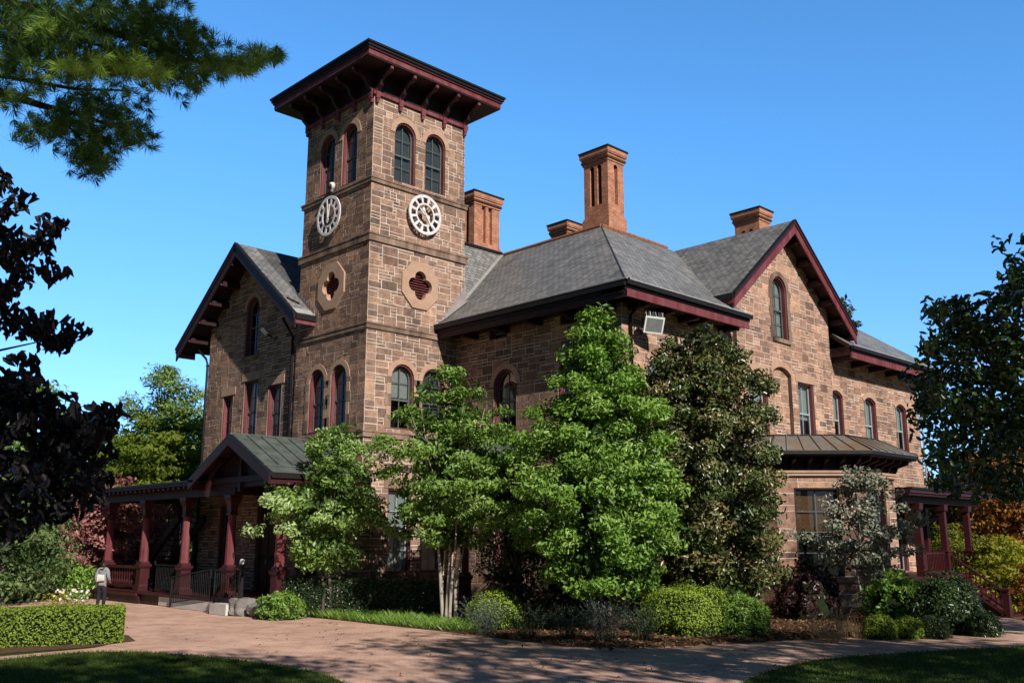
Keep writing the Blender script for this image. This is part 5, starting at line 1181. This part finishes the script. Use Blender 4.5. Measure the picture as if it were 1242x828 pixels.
for i, (px, d, h, ln) in enumerate(((985,25.0,.55,'left of its row before the maroon shrub'),(1012,24.5,.75,'tallest, in the middle of the row'),(1034,24.7,.55,'next to the small boxwood ball'),(1000,23.6,.4,'lowest, nearest the path'))):
    wisp('dry_grass_clump', 'straw coloured dry grass clump, '+ln, at(px,d), 150, h, .5, .010, LT, 70+i, 'dry grasses in the bed', 'grass clump', False)
# ground cover along the plaza edge
rng = np.random.default_rng(80); P = []; 
for _ in range(5200):
    f = rng.random(); y = .2-8.3*f; x = -2.62+rng.random()*1.5*(.35+.65*min(1, f*2.2)); P.append((x, y, gz(x, y)))
P = np.array(P); nL = len(P); a = rng.random(nL)*6.28; out = np.stack([np.cos(a), np.sin(a), .75+.5*rng.random(nL)], 1); ln = .34*(.6+.6*rng.random(nL))
g = leaf_cloud('ground_cover', None, P+out*ln[:, None]*.42, np.cross(out, rng.normal(size=out.shape)), ln, .022, .25+.6*rng.random(nL), L2, 0, rng=rng, axis=out*30, kind='stuff')
tag(g, 'low strappy green ground cover along the plaza edge under the magnolias', 'ground cover')
# fallen leaves and chips on the mulch
rng = np.random.default_rng(81); P = []
while len(P) < 5200:
    x, y = rng.uniform(-3, 12), rng.uniform(-16.6, -8.6)
    ex = -1.0 if y > -13 else 0
    if y > -16.1+max(0, (4-x))*.32: P.append((x, y, gz(x, y)+.03+.02*rng.random()))
P = np.array(P); nn = rng.normal(size=(len(P),3))*.5+np.array([0,0,1])
tag(leaf_cloud('leaf_litter', None, P, nn, .12*(.5+rng.random(len(P))), .06, rng.random(len(P)), leafmat('litter', (.06,.03,.018), (.16,.085,.045), .05, .8, .1, (.34,.22,.12), tcol=(1,.8,.6)), .2, rng=rng, kind='stuff'), 'fallen brown leaves scattered over the bark mulch', 'leaf litter')
rng = np.random.default_rng(83); P = np.stack([rng.uniform(-9, 2, 170), rng.uniform(-19, -3, 170), np.full(170, .03)], 1)
tag(leaf_cloud('fallen_leaves', None, P, rng.normal(size=P.shape)*.3+np.array([0,0,1]), .085*(.4+rng.random(170)), .05, rng.random(170), leafmat('dry_leaves', (.10,.05,.02), (.22,.12,.05), .05, .8, .1, (.32,.2,.08), tcol=(1,.8,.6)), .2, rng=rng, kind='stuff'), 'scattered dry leaves on the brick plaza and path', 'fallen leaves')
# lawn blades where the grass is close
def pip(x, y, poly):
    c = False; j = len(poly)-1
    for i in range(len(poly)):
        if (poly[i][1] > y) != (poly[j][1] > y) and x < (poly[j][0]-poly[i][0])*(y-poly[i][1])/(poly[j][1]-poly[i][1])+poly[i][0]: c = not c
        j = i
    return c
def blades(label, poly, box, n, seed):
    rng = np.random.default_rng(seed); P = []
    while len(P) < n:
        x, y = rng.uniform(box[0], box[1]), rng.uniform(box[2], box[3])
        if pip(x, y, poly): P.append((x, y, gz(x, y)+.015))
    P = np.array(P)+np.c_[rng.normal(size=(n,2))*.045, np.zeros(n)]; a = rng.random(n)*6.28; out = np.stack([np.cos(a)*.5, np.sin(a)*.5, np.ones(n)], 1); ln = .062*(.6+.7*rng.random(n))
    patch = .5+.25*np.sin(P[:, 0]*1.3+P[:, 1]*.7)+.25*np.sin(P[:, 0]*.6-P[:, 1]*1.9)
    tag(leaf_cloud('grass', None, P+out*ln[:, None]*.45, np.cross(out, rng.normal(size=out.shape)), ln, .011, .15+.45*rng.random(n)+.3*patch, LGR, 0, rng=rng, axis=out*30, kind='stuff'), label, 'grass')
blades('short lawn grass in the shaded left foreground', lawn_l+[(-30,-22)], (-19,-9.4,-17,-5.5), 60000, 90)
blades('short lawn grass in the right foreground beyond the path', lawn_r+[(22,-34),(-9,-34)], (-8,14,-24,-17.5), 60000, 91)
# white and yellow flowers by the left shrubs
for i, (px, py_, n) in enumerate(((80,733,3),(100,730,4))):
    c = at(px, 35.6+i*.4); rng = np.random.default_rng(95+i); root = thing('flower_clump', ('clump of pale yellow flowers beyond the clipped hedge','clump of white flowers near the person')[i], 'flowers', (c[0], c[1], 0), 'flowers beyond the hedge')
    P = np.stack([c[0]+rng.normal(size=n*6)*.35, c[1]+rng.normal(size=n*6)*.35, .25+.4*rng.random(n*6)], 1)
    leaf_cloud('blossom', root, P, rng.normal(size=P.shape)+np.array([-.3,-1,.6]), .13, .11, rng.random(len(P)), leafmat('petals', (.6,.58,.5), (.8,.78,.72), .2, .7, .1, (.85,.7,.2) if i == 0 else (.85,.84,.8), tcol=(1,1,1)), .1, rng=rng, kind='stuff')
    Q = np.stack([c[0]+rng.normal(size=160)*.35, c[1]+rng.normal(size=160)*.35, .05+.45*rng.random(160)], 1); leaf_cloud('foliage', root, Q, rng.normal(size=Q.shape), .16, .05, rng.random(160), LY if i != 1 else LF, rng=rng)

# ------------------------------------------------------------------ background trees
def bgtree(name, label, px, d, profile, n, per, cs, leaf, material, seed, **kw):
    return tree(name, label, 'tree', at(px, d), profile, n, per, cs, leaf, material, seed=seed, **kw)
bgtree('pine_tree', 'tall pale green pine beyond the left wing of the house', 190, 58, [(3,2.8),(5.5,3.6),(7.8,3.4),(9.8,2.7),(11.4,1.8),(12.8,.5)], 260, 70, .85, (.42,.09), LFP, 110, flat=.55, layers=None, lump=.45, jit=.6, stems=[((0,0),(0,0),.3)], limb_r=.07, nl=30, z0=4)
bgtree('pine_tree', 'second pine close behind the corner of the left wing', 238, 62, [(3,2.6),(6,3.0),(8.4,2.7),(10.4,1.8),(11.8,.5)], 190, 60, .85, (.42,.09), LFP, 111, flat=.55, layers=None, lump=.4, stems=[((0,0),(0,0),.25)], limb_r=.06, nl=24, z0=4)
bgtree('broad_tree', 'yellow green spreading tree behind the porch roof', 195, 48, [(3.5,2.2),(5.2,4.2),(6.6,4.0),(7.8,2.4),(8.5,.5)], 150, 60, .8, (.28,.12), leafmat('lime_leaves', (.07,.10,.012), (.16,.22,.025), .4, .5, .2, (.22,.27,.04)), 112, flat=.35, layers=.8, stems=[((0,0),(0,0),.22)], limb_r=.05, inner=16)
bgtree('broad_tree', 'lime green tree at the left end of the porch roof', 120, 52, [(2.5,2.0),(4.5,3.2),(6.0,3.0),(7.6,1.2),(8.0,.3)], 110, 55, .8, (.28,.12), LF, 113, flat=.45, stems=[((0,0),(0,0),.2)], inner=14)
bgtree('japanese_maple', 'dusky pink leaved maple seen between the porch columns', 140, 44.5, [(.6,2.6),(1.8,3.7),(3.2,3.5),(4.3,2.4),(5.0,.6)], 210, 60, .55, (.20,.10), LP, 114, flat=.5, stems=[((0,0),(0,0),.14)], inner=20, lump=.18)
bgtree('broad_tree', 'mid green bush with grey cast left of the pink maple', 38, 40, [(.3,1.4),(1.5,1.8),(2.6,1.5),(3.6,.9),(4.2,.3)], 110, 55, .55, (.2,.09), leafmat('soft_green_leaves', (.045,.08,.03), (.15,.23,.09), .3, .5, .2, (.25,.32,.14)), 115, inner=16, flat=.6)
bgtree('broad_tree', 'green shrubby tree at the far left edge above the hedge', 8, 37, [(.2,1.5),(1.4,2.0),(2.6,1.7),(3.4,.4)], 90, 55, .5, (.2,.09), leafmat('soft_green_leaves', (.045,.08,.03), (.14,.22,.08), .3, .5, .2, (.24,.31,.12)), 116, inner=16, flat=.6)
bgtree('broad_tree', 'low bright green bush in front of the pink maple', 86, 41, [(.1,1.1),(.6,1.5),(1.1,1.3),(1.5,.3)], 60, 50, .45, (.18,.08), L2, 117, inner=12, flat=.5)
bgtree('broad_tree', 'larger shaded tree behind the left edge bushes', 20, 50, [(2,3.0),(4.5,4.0),(7.0,3.4),(9.5,1.6),(10.5,.4)], 150, 55, .9, (.3,.13), LF, 118, inner=20, flat=.5, lump=.35)
for i, (px, d, h, r, lab) in enumerate(((-60,75,11,5,'left of them all'),(60,85,9,5,'behind the pale house'),(150,80,9.5,5,'behind the pink maple'),(260,78,9,5,'behind the porch'))):
    bgtree('broad_tree', 'distant hazy green tree far beyond the lawn, '+lab, px, d, [(1,r*.6),(h*.4,r),(h*.7,r*.85),(h,r*.2)], 90, 50, 1.3, (.5,.25), LF, 120+i, group='distant trees on the left', inner=20, stems=[((0,0),(0,0),.3)])
bgtree('broad_tree', 'tall tree showing over the roof right of the gable', 1036, 72, [(8,1.6),(14,1.8),(18,1.5),(19.6,.9),(20.6,.3)], 90, 70, .7, (.4,.18), leafmat('olive_leaves', (.045,.06,.02), (.11,.13,.045), .3, .6, .2, (.17,.19,.08)), 130, inner=16, stems=[((0,0),(0,0),.4)], gb=-.75)
bgtree('broad_tree', 'tree top just showing over the far right roof slope', 1078, 75, [(8,1.5),(14,1.6),(16.2,1.0),(17.4,.3)], 60, 60, .7, (.4,.18), LF, 131, inner=12, stems=[((0,0),(0,0),.4)], gb=-.75)
bgtree('autumn_tree', 'orange brown autumn tree beyond the side porch, rightmost', 1236, 52, [(1.2,2.2),(2.8,3.2),(4.4,3.4),(6.2,2.8),(8.0,1.4),(8.8,.3)], 170, 60, .75, (.26,.13), LO, 132, inner=16, stems=[((0,0),(0,0),.2)], gb=-.75)
bgtree('autumn_tree', 'orange brown autumn tree behind the side porch posts', 1165, 58, [(1.2,2.2),(2.8,3.4),(4.4,3.2),(5.6,1.4),(6.2,.3)], 130, 60, .75, (.26,.13), leafmat('rust_leaves', (.13,.06,.02), (.24,.12,.04), .35, .6, .2, (.25,.2,.06), tcol=(1.2,.9,.5)), 133, inner=16, stems=[((0,0),(0,0),.2)], gb=-.75)
bgtree('yellow_shrub', 'yellow green shrub beyond the porch stair, right of the newel post', 1212, 43, [(-.5,1.4),(.8,2.0),(1.8,1.6),(2.5,.3)], 110, 60, .42, (.17,.08), LY, 134, inner=16, flat=.6, z0=-.3, nl=6)
bgtree('yellow_shrub', 'yellow green shrub seen between the side porch posts', 1150, 47, [(-.4,1.6),(.8,2.2),(2.0,1.9),(3.0,.4)], 110, 60, .45, (.17,.08), leafmat('olive_yellow_leaves', (.09,.12,.015), (.20,.23,.03), .35, .5, .2, (.27,.25,.05)), 135, inner=16, flat=.6, z0=-.3, nl=6)
bgtree('autumn_shrub', 'small orange shrub at the right edge near the path', 1244, 37, [(-.6,.5),(.2,.8),(1.0,.7),(1.5,.2)], 40, 50, .3, (.14,.07), LO, 136, inner=10, z0=-.5, nl=4)
for i, (px, d, h, r, lab) in enumerate(((1110,90,9,5,'behind the house corner'),(1200,88,10,6,'behind the orange tree'),(1290,80,11,6,'beyond the right edge'))):
    bgtree('broad_tree', 'distant brownish tree far off on the right, '+lab, px, d, [(0,r*.7),(h*.4,r),(h*.7,r*.85),(h,r*.2)], 90, 50, 1.4, (.5,.25), leafmat('far_autumn_leaves', (.08,.06,.02), (.17,.12,.04), .3, .6, .2, (.2,.16,.06)), 140+i, group='distant trees on the right', inner=20, stems=[((0,0),(0,0),.3)], gb=-.75)
# pale house glimpsed through the trees on the left
hb = at(38, 95); pale = thing('pale_house', 'white house glimpsed between the trees at the far left', 'house', (hb[0], hb[1], 0))
mb = MB(); x, y = hb; mb.box((x-4,y-3,0),(x+4,y+3,6.2),'white'); mb.build('wall', pale)
mb = MB(); slab(mb, [(x-4.4,y-3.4,6.1),(x+4.4,y-3.4,6.1),(x+4.4,y,8.4),(x-4.4,y,8.4)], k='slate'); slab(mb, [(x-4.4,y+3.4,6.1),(x+4.4,y+3.4,6.1),(x+4.4,y,8.4),(x-4.4,y,8.4)], k='slate'); mb.build('roof', pale, uv=True)
for i in range(3):
    for zz in (1.0, 3.8):
        mb = MB(); mb.box((x-3+i*2.4,y-3.06,zz),(x-2+i*2.4,y-3.005,zz+1.5),'dark'); mb.build('window', pale)
# trees behind the camera; the photograph shows only their shade on the lawn, the path and the trees at the edges
for i, (cx, cy, tx, ty, zc, r, lab) in enumerate(((-17.4,-31.2,-24.5,-32,11.2,4.4,'left'),(-9.6,-33.4,-9.6,-34.5,11,4.8,'middle left'),(-3.4,-37.6,-3.4,-37.6,11,4.6,'middle right'),(6.6,-33.6,6.6,-34.5,12.0,4.2,'right'),(16.5,-40,16.5,-40.5,10,5,'far right'))):
    tree('shade_tree', 'tall shade tree standing behind the viewpoint, '+lab, 'tree', (tx, ty), [(zc-r*.8,r*.5),(zc-r*.3,r),(zc+r*.3,r*.9),(zc+r*.8,r*.3)], 150, 34, .9, (.34,.18), LF, seed=150+i, group='shade trees behind the viewpoint', inner=10, stems=[((0,0),(cx-tx,cy-ty),.3)], z0=zc-r, cluster_extra=None, gb=0) if (cx, cy) == (tx, ty) else None
    if (cx, cy) != (tx, ty):
        rng = np.random.default_rng(150+i); root = thing('shade_tree', 'tall shade tree standing behind the viewpoint, '+lab, 'tree', (tx, ty, 0), 'shade trees behind the viewpoint')
        cs = crown((cx, cy), [(zc-r*.8,r*.5),(zc-r*.3,r),(zc+r*.3,r*.9),(zc+r*.8,r*.3)], 150, rng)
        mb = MB(); mb.tube([(tx,ty,-.1),(tx,ty,3),(tx+(cx-tx)*.4,ty+(cy-ty)*.4,6),(cx,cy,zc)], [.35,.28,.2,.06], 'bark', 9); limbs(mb, (cx,cy), cs, 'bark', rng, 14, zc-r, .06); mb.build('trunk', root, smooth=True)
        P, Nn, Lr, Wr, val = clump_leaves(cs, .9, 38, .6, .5, .34, .18, rng); leaf_cloud('crown', root, P, Nn, Lr, Wr, val, LF, rng=rng)

# ------------------------------------------------------------------ the person by the porch
def skin_body(name, parent, verts, edges, radii, material, root_i=0, sub=2):
    me = bpy.data.meshes.new(name); me.from_pydata(verts, edges, []); ob = bpy.data.objects.new(name, me); COL.objects.link(ob)
    sk = ob.modifiers.new('skin', 'SKIN'); ss = ob.modifiers.new('sub', 'SUBSURF'); ss.levels = ss.render_levels = sub
    for i, r in enumerate(radii): me.skin_vertices[0].data[i].radius = (r, r) if not isinstance(r, tuple) else r
    me.skin_vertices[0].data[root_i].use_root = True
    ob.modifiers['skin'].use_smooth_shade = True
    dg = bpy.context.evaluated_depsgraph_get(); ev = ob.evaluated_get(dg); m2 = bpy.data.meshes.new_from_object(ev); ob.modifiers.clear(); ob.data = m2
    m2.materials.clear(); m2.materials.append(material); ob.parent = parent; return ob
pp = at(128.5, 35.2)
person = thing('person', 'person with long dark hair in grey jacket and dark trousers standing by the porch', 'person', (pp[0], pp[1], 0))
person.rotation_euler.z = R(-50)    # local +y is the way the person faces: towards the porch stairs
skinm = mat('skin', (.42,.24,.17), .6); jack = mottled('grey_jacket', (.20,.21,.23), (.32,.33,.35), 8, .9, .2); trou = mottled('dark_trousers', (.012,.013,.02), (.025,.026,.035), 8, .9, .1); hairm = mat('dark_hair', (.025,.012,.010), .5); bagm = mottled('cream_bag', (.55,.53,.48), (.68,.66,.6), 8, .7, .1); shoe = mat('black_shoes', (.015,.015,.015), .5)
bv = [(0,0,.86),(0,0,1.05),(0,.01,1.25),(0,0,1.36),(0,.01,1.43),(0,.02,1.54),  # pelvis..head
      (.10,0,.82),(.11,.01,.46),(.11,-.02,.09),(.115,.10,.03),(-.10,0,.82),(-.11,.03,.46),(-.115,-.0,.09),(-.12,.12,.03),
      (.17,-.01,1.33),(.23,-.03,1.08),(.20,.14,.92),(.17,.21,.90),(-.17,-.01,1.33),(-.24,-.02,1.08),(-.23,.08,.84),(-.22,.12,.77)]
be = [(0,1),(1,2),(2,3),(3,4),(4,5),(0,6),(6,7),(7,8),(8,9),(0,10),(10,11),(11,12),(12,13),(3,14),(14,15),(15,16),(16,17),(3,18),(18,19),(19,20),(20,21)]
br = [(.09,.07),(.09,.07),(.11,.08),(.08,.06),(.048,.048),(.075,.092),.065,.045,.036,.03,.065,.045,.036,.03,.06,.043,.032,.026,.06,.043,.032,.026]
skin_body('body', person, bv, be, br, skinm, 0)
jv = [(0,0,.74),(0,0,.92),(0,0,1.07),(0,.01,1.25),(0,0,1.37),(.17,-.01,1.34),(.235,-.03,1.08),(.21,.12,.945),(-.17,-.01,1.34),(-.245,-.02,1.08),(-.235,.06,.88)]
skin_body('jacket', person, jv, [(0,1),(1,2),(2,3),(3,4),(4,5),(5,6),(6,7),(4,8),(8,9),(9,10)], [(.17,.13),(.165,.125),(.145,.11),(.168,.122),(.10,.088),.074,.06,.05,.074,.06,.05], jack, 2)
skin_body('trousers', person, [(0,0,.90),(0,0,.84),(.10,0,.78),(.112,.01,.46),(.112,-.02,.07),(-.10,0,.78),(-.112,.03,.46),(-.117,0,.07)], [(0,1),(1,2),(2,3),(3,4),(1,5),(5,6),(6,7)], [(.145,.115),(.15,.12),.10,.072,.062,.10,.072,.062], trou, 1)
skin_body('hair', person, [(0,.01,1.60),(0,-.02,1.55),(0,-.055,1.44),(0,-.085,1.30),(.05,-.04,1.44),(-.05,-.04,1.44)], [(0,1),(1,2),(2,3),(1,4),(1,5)], [(.06,.075),(.092,.095),(.095,.055),(.07,.035),.045,.045], hairm, 1)
mb = MB()
for sx in (.115,-.12): mb.mesh([(sx-.045,-.09,.0),(sx+.045,-.09,.0),(sx+.04,.18,.0),(sx-.04,.18,.0),(sx-.04,-.08,.09),(sx+.04,-.08,.09),(sx+.035,.15,.045),(sx-.035,.15,.045)], [(0,3,2,1),(4,5,6,7),(0,1,5,4),(1,2,6,5),(2,3,7,6),(3,0,4,7)], 'gutter')
o = mb.build('shoes', None); o.parent = person
# face: nose, eyes, mouth; five fingers and a thumb on each hand
mb = MB(); mb.mesh([(0,.135,1.525),(.014,.115,1.515),(-.014,.115,1.515),(0,.112,1.56)], [(0,1,2),(0,1,3),(0,2,3),(1,2,3)], 'bandlight'); o = mb.build('nose', None); o.parent = person
mb = MB()
for sx in (-.03,.03): mb.box((sx-.012,.10,1.548),(sx+.012,.114,1.558),'dark')
mb.box((-.022,.10,1.488),(.022,.113,1.496),'redtrim'); o = mb.build('features', None); o.parent = person
fv, fe, fr_ = [], [], []
for hx, hy, hz, dx, dy, dz, sg in ((.17,.21,.90,-.3,.8,-.25,1),(-.22,.12,.77,.05,.35,-.9,-1)):
    d = Vector((dx,dy,dz)).normalized(); sd = Vector((1,0,0)); sd = (sd-d*sd.dot(d)).normalized(); b0 = len(fv); fv.append((hx,hy,hz)); fr_.append(.022)
    for i, l in enumerate((.062,.075,.078,.068)):
        base = Vector((hx,hy,hz))+d*.05+sd*(-.028+.018*i); k = len(fv); fv += [tuple(base), tuple(base+d*l*.5+Vector((0,.008,-.004))), tuple(base+d*l*.9+Vector((0,.01,-.018)))]; fr_ += [.010,.009,.007]; fe += [(b0,k),(k,k+1),(k+1,k+2)]
    k = len(fv); tb = Vector((hx,hy,hz))+d*.015+sd*.03*-sg; fv += [tuple(tb), tuple(tb+d*.035+sd*.018*-sg)]; fr_ += [.011,.009]; fe += [(b0,k),(k,k+1)]
n2 = fv.index((-.22,.12,.77))
for a_, (lo, hi) in enumerate(((0,n2),(n2,len(fv)))): skin_body('hand', person, fv[lo:hi], [(a-lo,b-lo) for a, b in fe if lo <= a < hi], fr_[lo:hi], skinm, 0, 1)
skin_body('bag', None, [(.16,-.16,1.06),(.02,-.17,1.05),(-.08,-.17,1.06)], [(0,1),(1,2)], [(.07,.12),(.075,.13),(.06,.11)], bagm, 1, 2)
bag = bpy.data.objects['bag']; bag.location = person.location; bag.rotation_euler = person.rotation_euler; bag.name = 'shoulder_bag'; tag(bag, 'cream shoulder bag hanging on the back of the person by the porch', 'bag')
mb = MB(); mb.tube([(.14,-.14,1.14),(.16,-.06,1.30),(.13,.0,1.415),(.05,.10,1.30),(-.1,.13,1.15)], .012, 'leadlight', 5); o = mb.build('strap', None); o.parent = bag

# ------------------------------------------------------------------ sky and sun
sd = Vector((-.40,-1.6,1.0)).normalized(); el = math.asin(sd.z)
w = bpy.data.worlds.new('World'); sc.world = w; w.use_nodes = True; nt = w.node_tree; bg = nt.nodes['Background']
sky = nt.nodes.new('ShaderNodeTexSky'); sky.sky_type = 'NISHITA'; sky.sun_disc = False; sky.sun_elevation = el; sky.sun_rotation = math.atan2(sd.x, sd.y)
sky.air_density = 1.0; sky.dust_density = .25; sky.ozone_density = 3.0; sky.altitude = 100
tint = nt.nodes.new('ShaderNodeMix'); tint.data_type = 'RGBA'; tint.blend_type = 'MULTIPLY'; tint.inputs[0].default_value = 1; tint.inputs[7].default_value = (.66,1.26,1.52,1)
tcw = nt.nodes.new('ShaderNodeTexCoord'); sep = nt.nodes.new('ShaderNodeSeparateXYZ'); mrw = nt.nodes.new('ShaderNodeMapRange'); gr = nt.nodes.new('ShaderNodeMix'); gr.data_type = 'RGBA'
nt.links.new(tcw.outputs['Generated'], sep.inputs[0]); nt.links.new(sep.outputs['Z'], mrw.inputs[0]); mrw.inputs[1].default_value = .56; mrw.inputs[2].default_value = .75
gr.inputs[6].default_value = (.70,1.34,1.74,1); gr.inputs[7].default_value = (.22,.25,.27,1); nt.links.new(mrw.outputs[0], gr.inputs[0]); 
# sky colour is dimmed overhead and away from the view to lower ambient light
dt = nt.nodes.new('ShaderNodeVectorMath'); dt.operation = 'DOT_PRODUCT'; dt.inputs[1].default_value = (.70,.71,0); nt.links.new(tcw.outputs['Generated'], dt.inputs[0])
mra = nt.nodes.new('ShaderNodeMapRange'); mra.inputs[1].default_value = .15; mra.inputs[2].default_value = .72; mra.inputs[3].default_value = .14; mra.inputs[4].default_value = 1; nt.links.new(dt.outputs['Value'], mra.inputs[0])
lo_ = nt.nodes.new('ShaderNodeMix'); lo_.data_type = 'RGBA'; lo_.inputs[6].default_value = (.70,1.04,1.55,1); mrl = nt.nodes.new('ShaderNodeMapRange'); mrl.inputs[1].default_value = .1; mrl.inputs[2].default_value = .4
nt.links.new(sep.outputs['Z'], mrl.inputs[0]); nt.links.new(mrl.outputs[0], lo_.inputs[0]); nt.links.new(gr.outputs[2], lo_.inputs[7])
sc_ = nt.nodes.new('ShaderNodeVectorMath'); sc_.operation = 'SCALE'; nt.links.new(lo_.outputs[2], sc_.inputs[0]); nt.links.new(mra.outputs[0], sc_.inputs['Scale']); nt.links.new(sc_.outputs[0], tint.inputs[7])
nt.links.new(sky.outputs[0], tint.inputs[6]); nt.links.new(tint.outputs[2], bg.inputs['Color']); bg.inputs['Strength'].default_value = .15
sl_ = bpy.data.lights.new('sun', 'SUN'); sl_.energy = 5.0; sl_.angle = R(.53); sl_.color = (1,.94,.85)
so = bpy.data.objects.new('sun', sl_); COL.objects.link(so); so.rotation_euler = sd.to_track_quat('Z', 'Y').to_euler(); so.location = (0,0,60)
sc.view_settings.view_transform = 'Standard'; sc.view_settings.look = 'None'; sc.view_settings.exposure = 0
sc.render.engine = 'CYCLES'; sc.cycles.max_bounces = 6; sc.cycles.transparent_max_bounces = 12; sc.cycles.diffuse_bounces = 3
sc.render.resolution_x = 1024; sc.render.resolution_y = 682
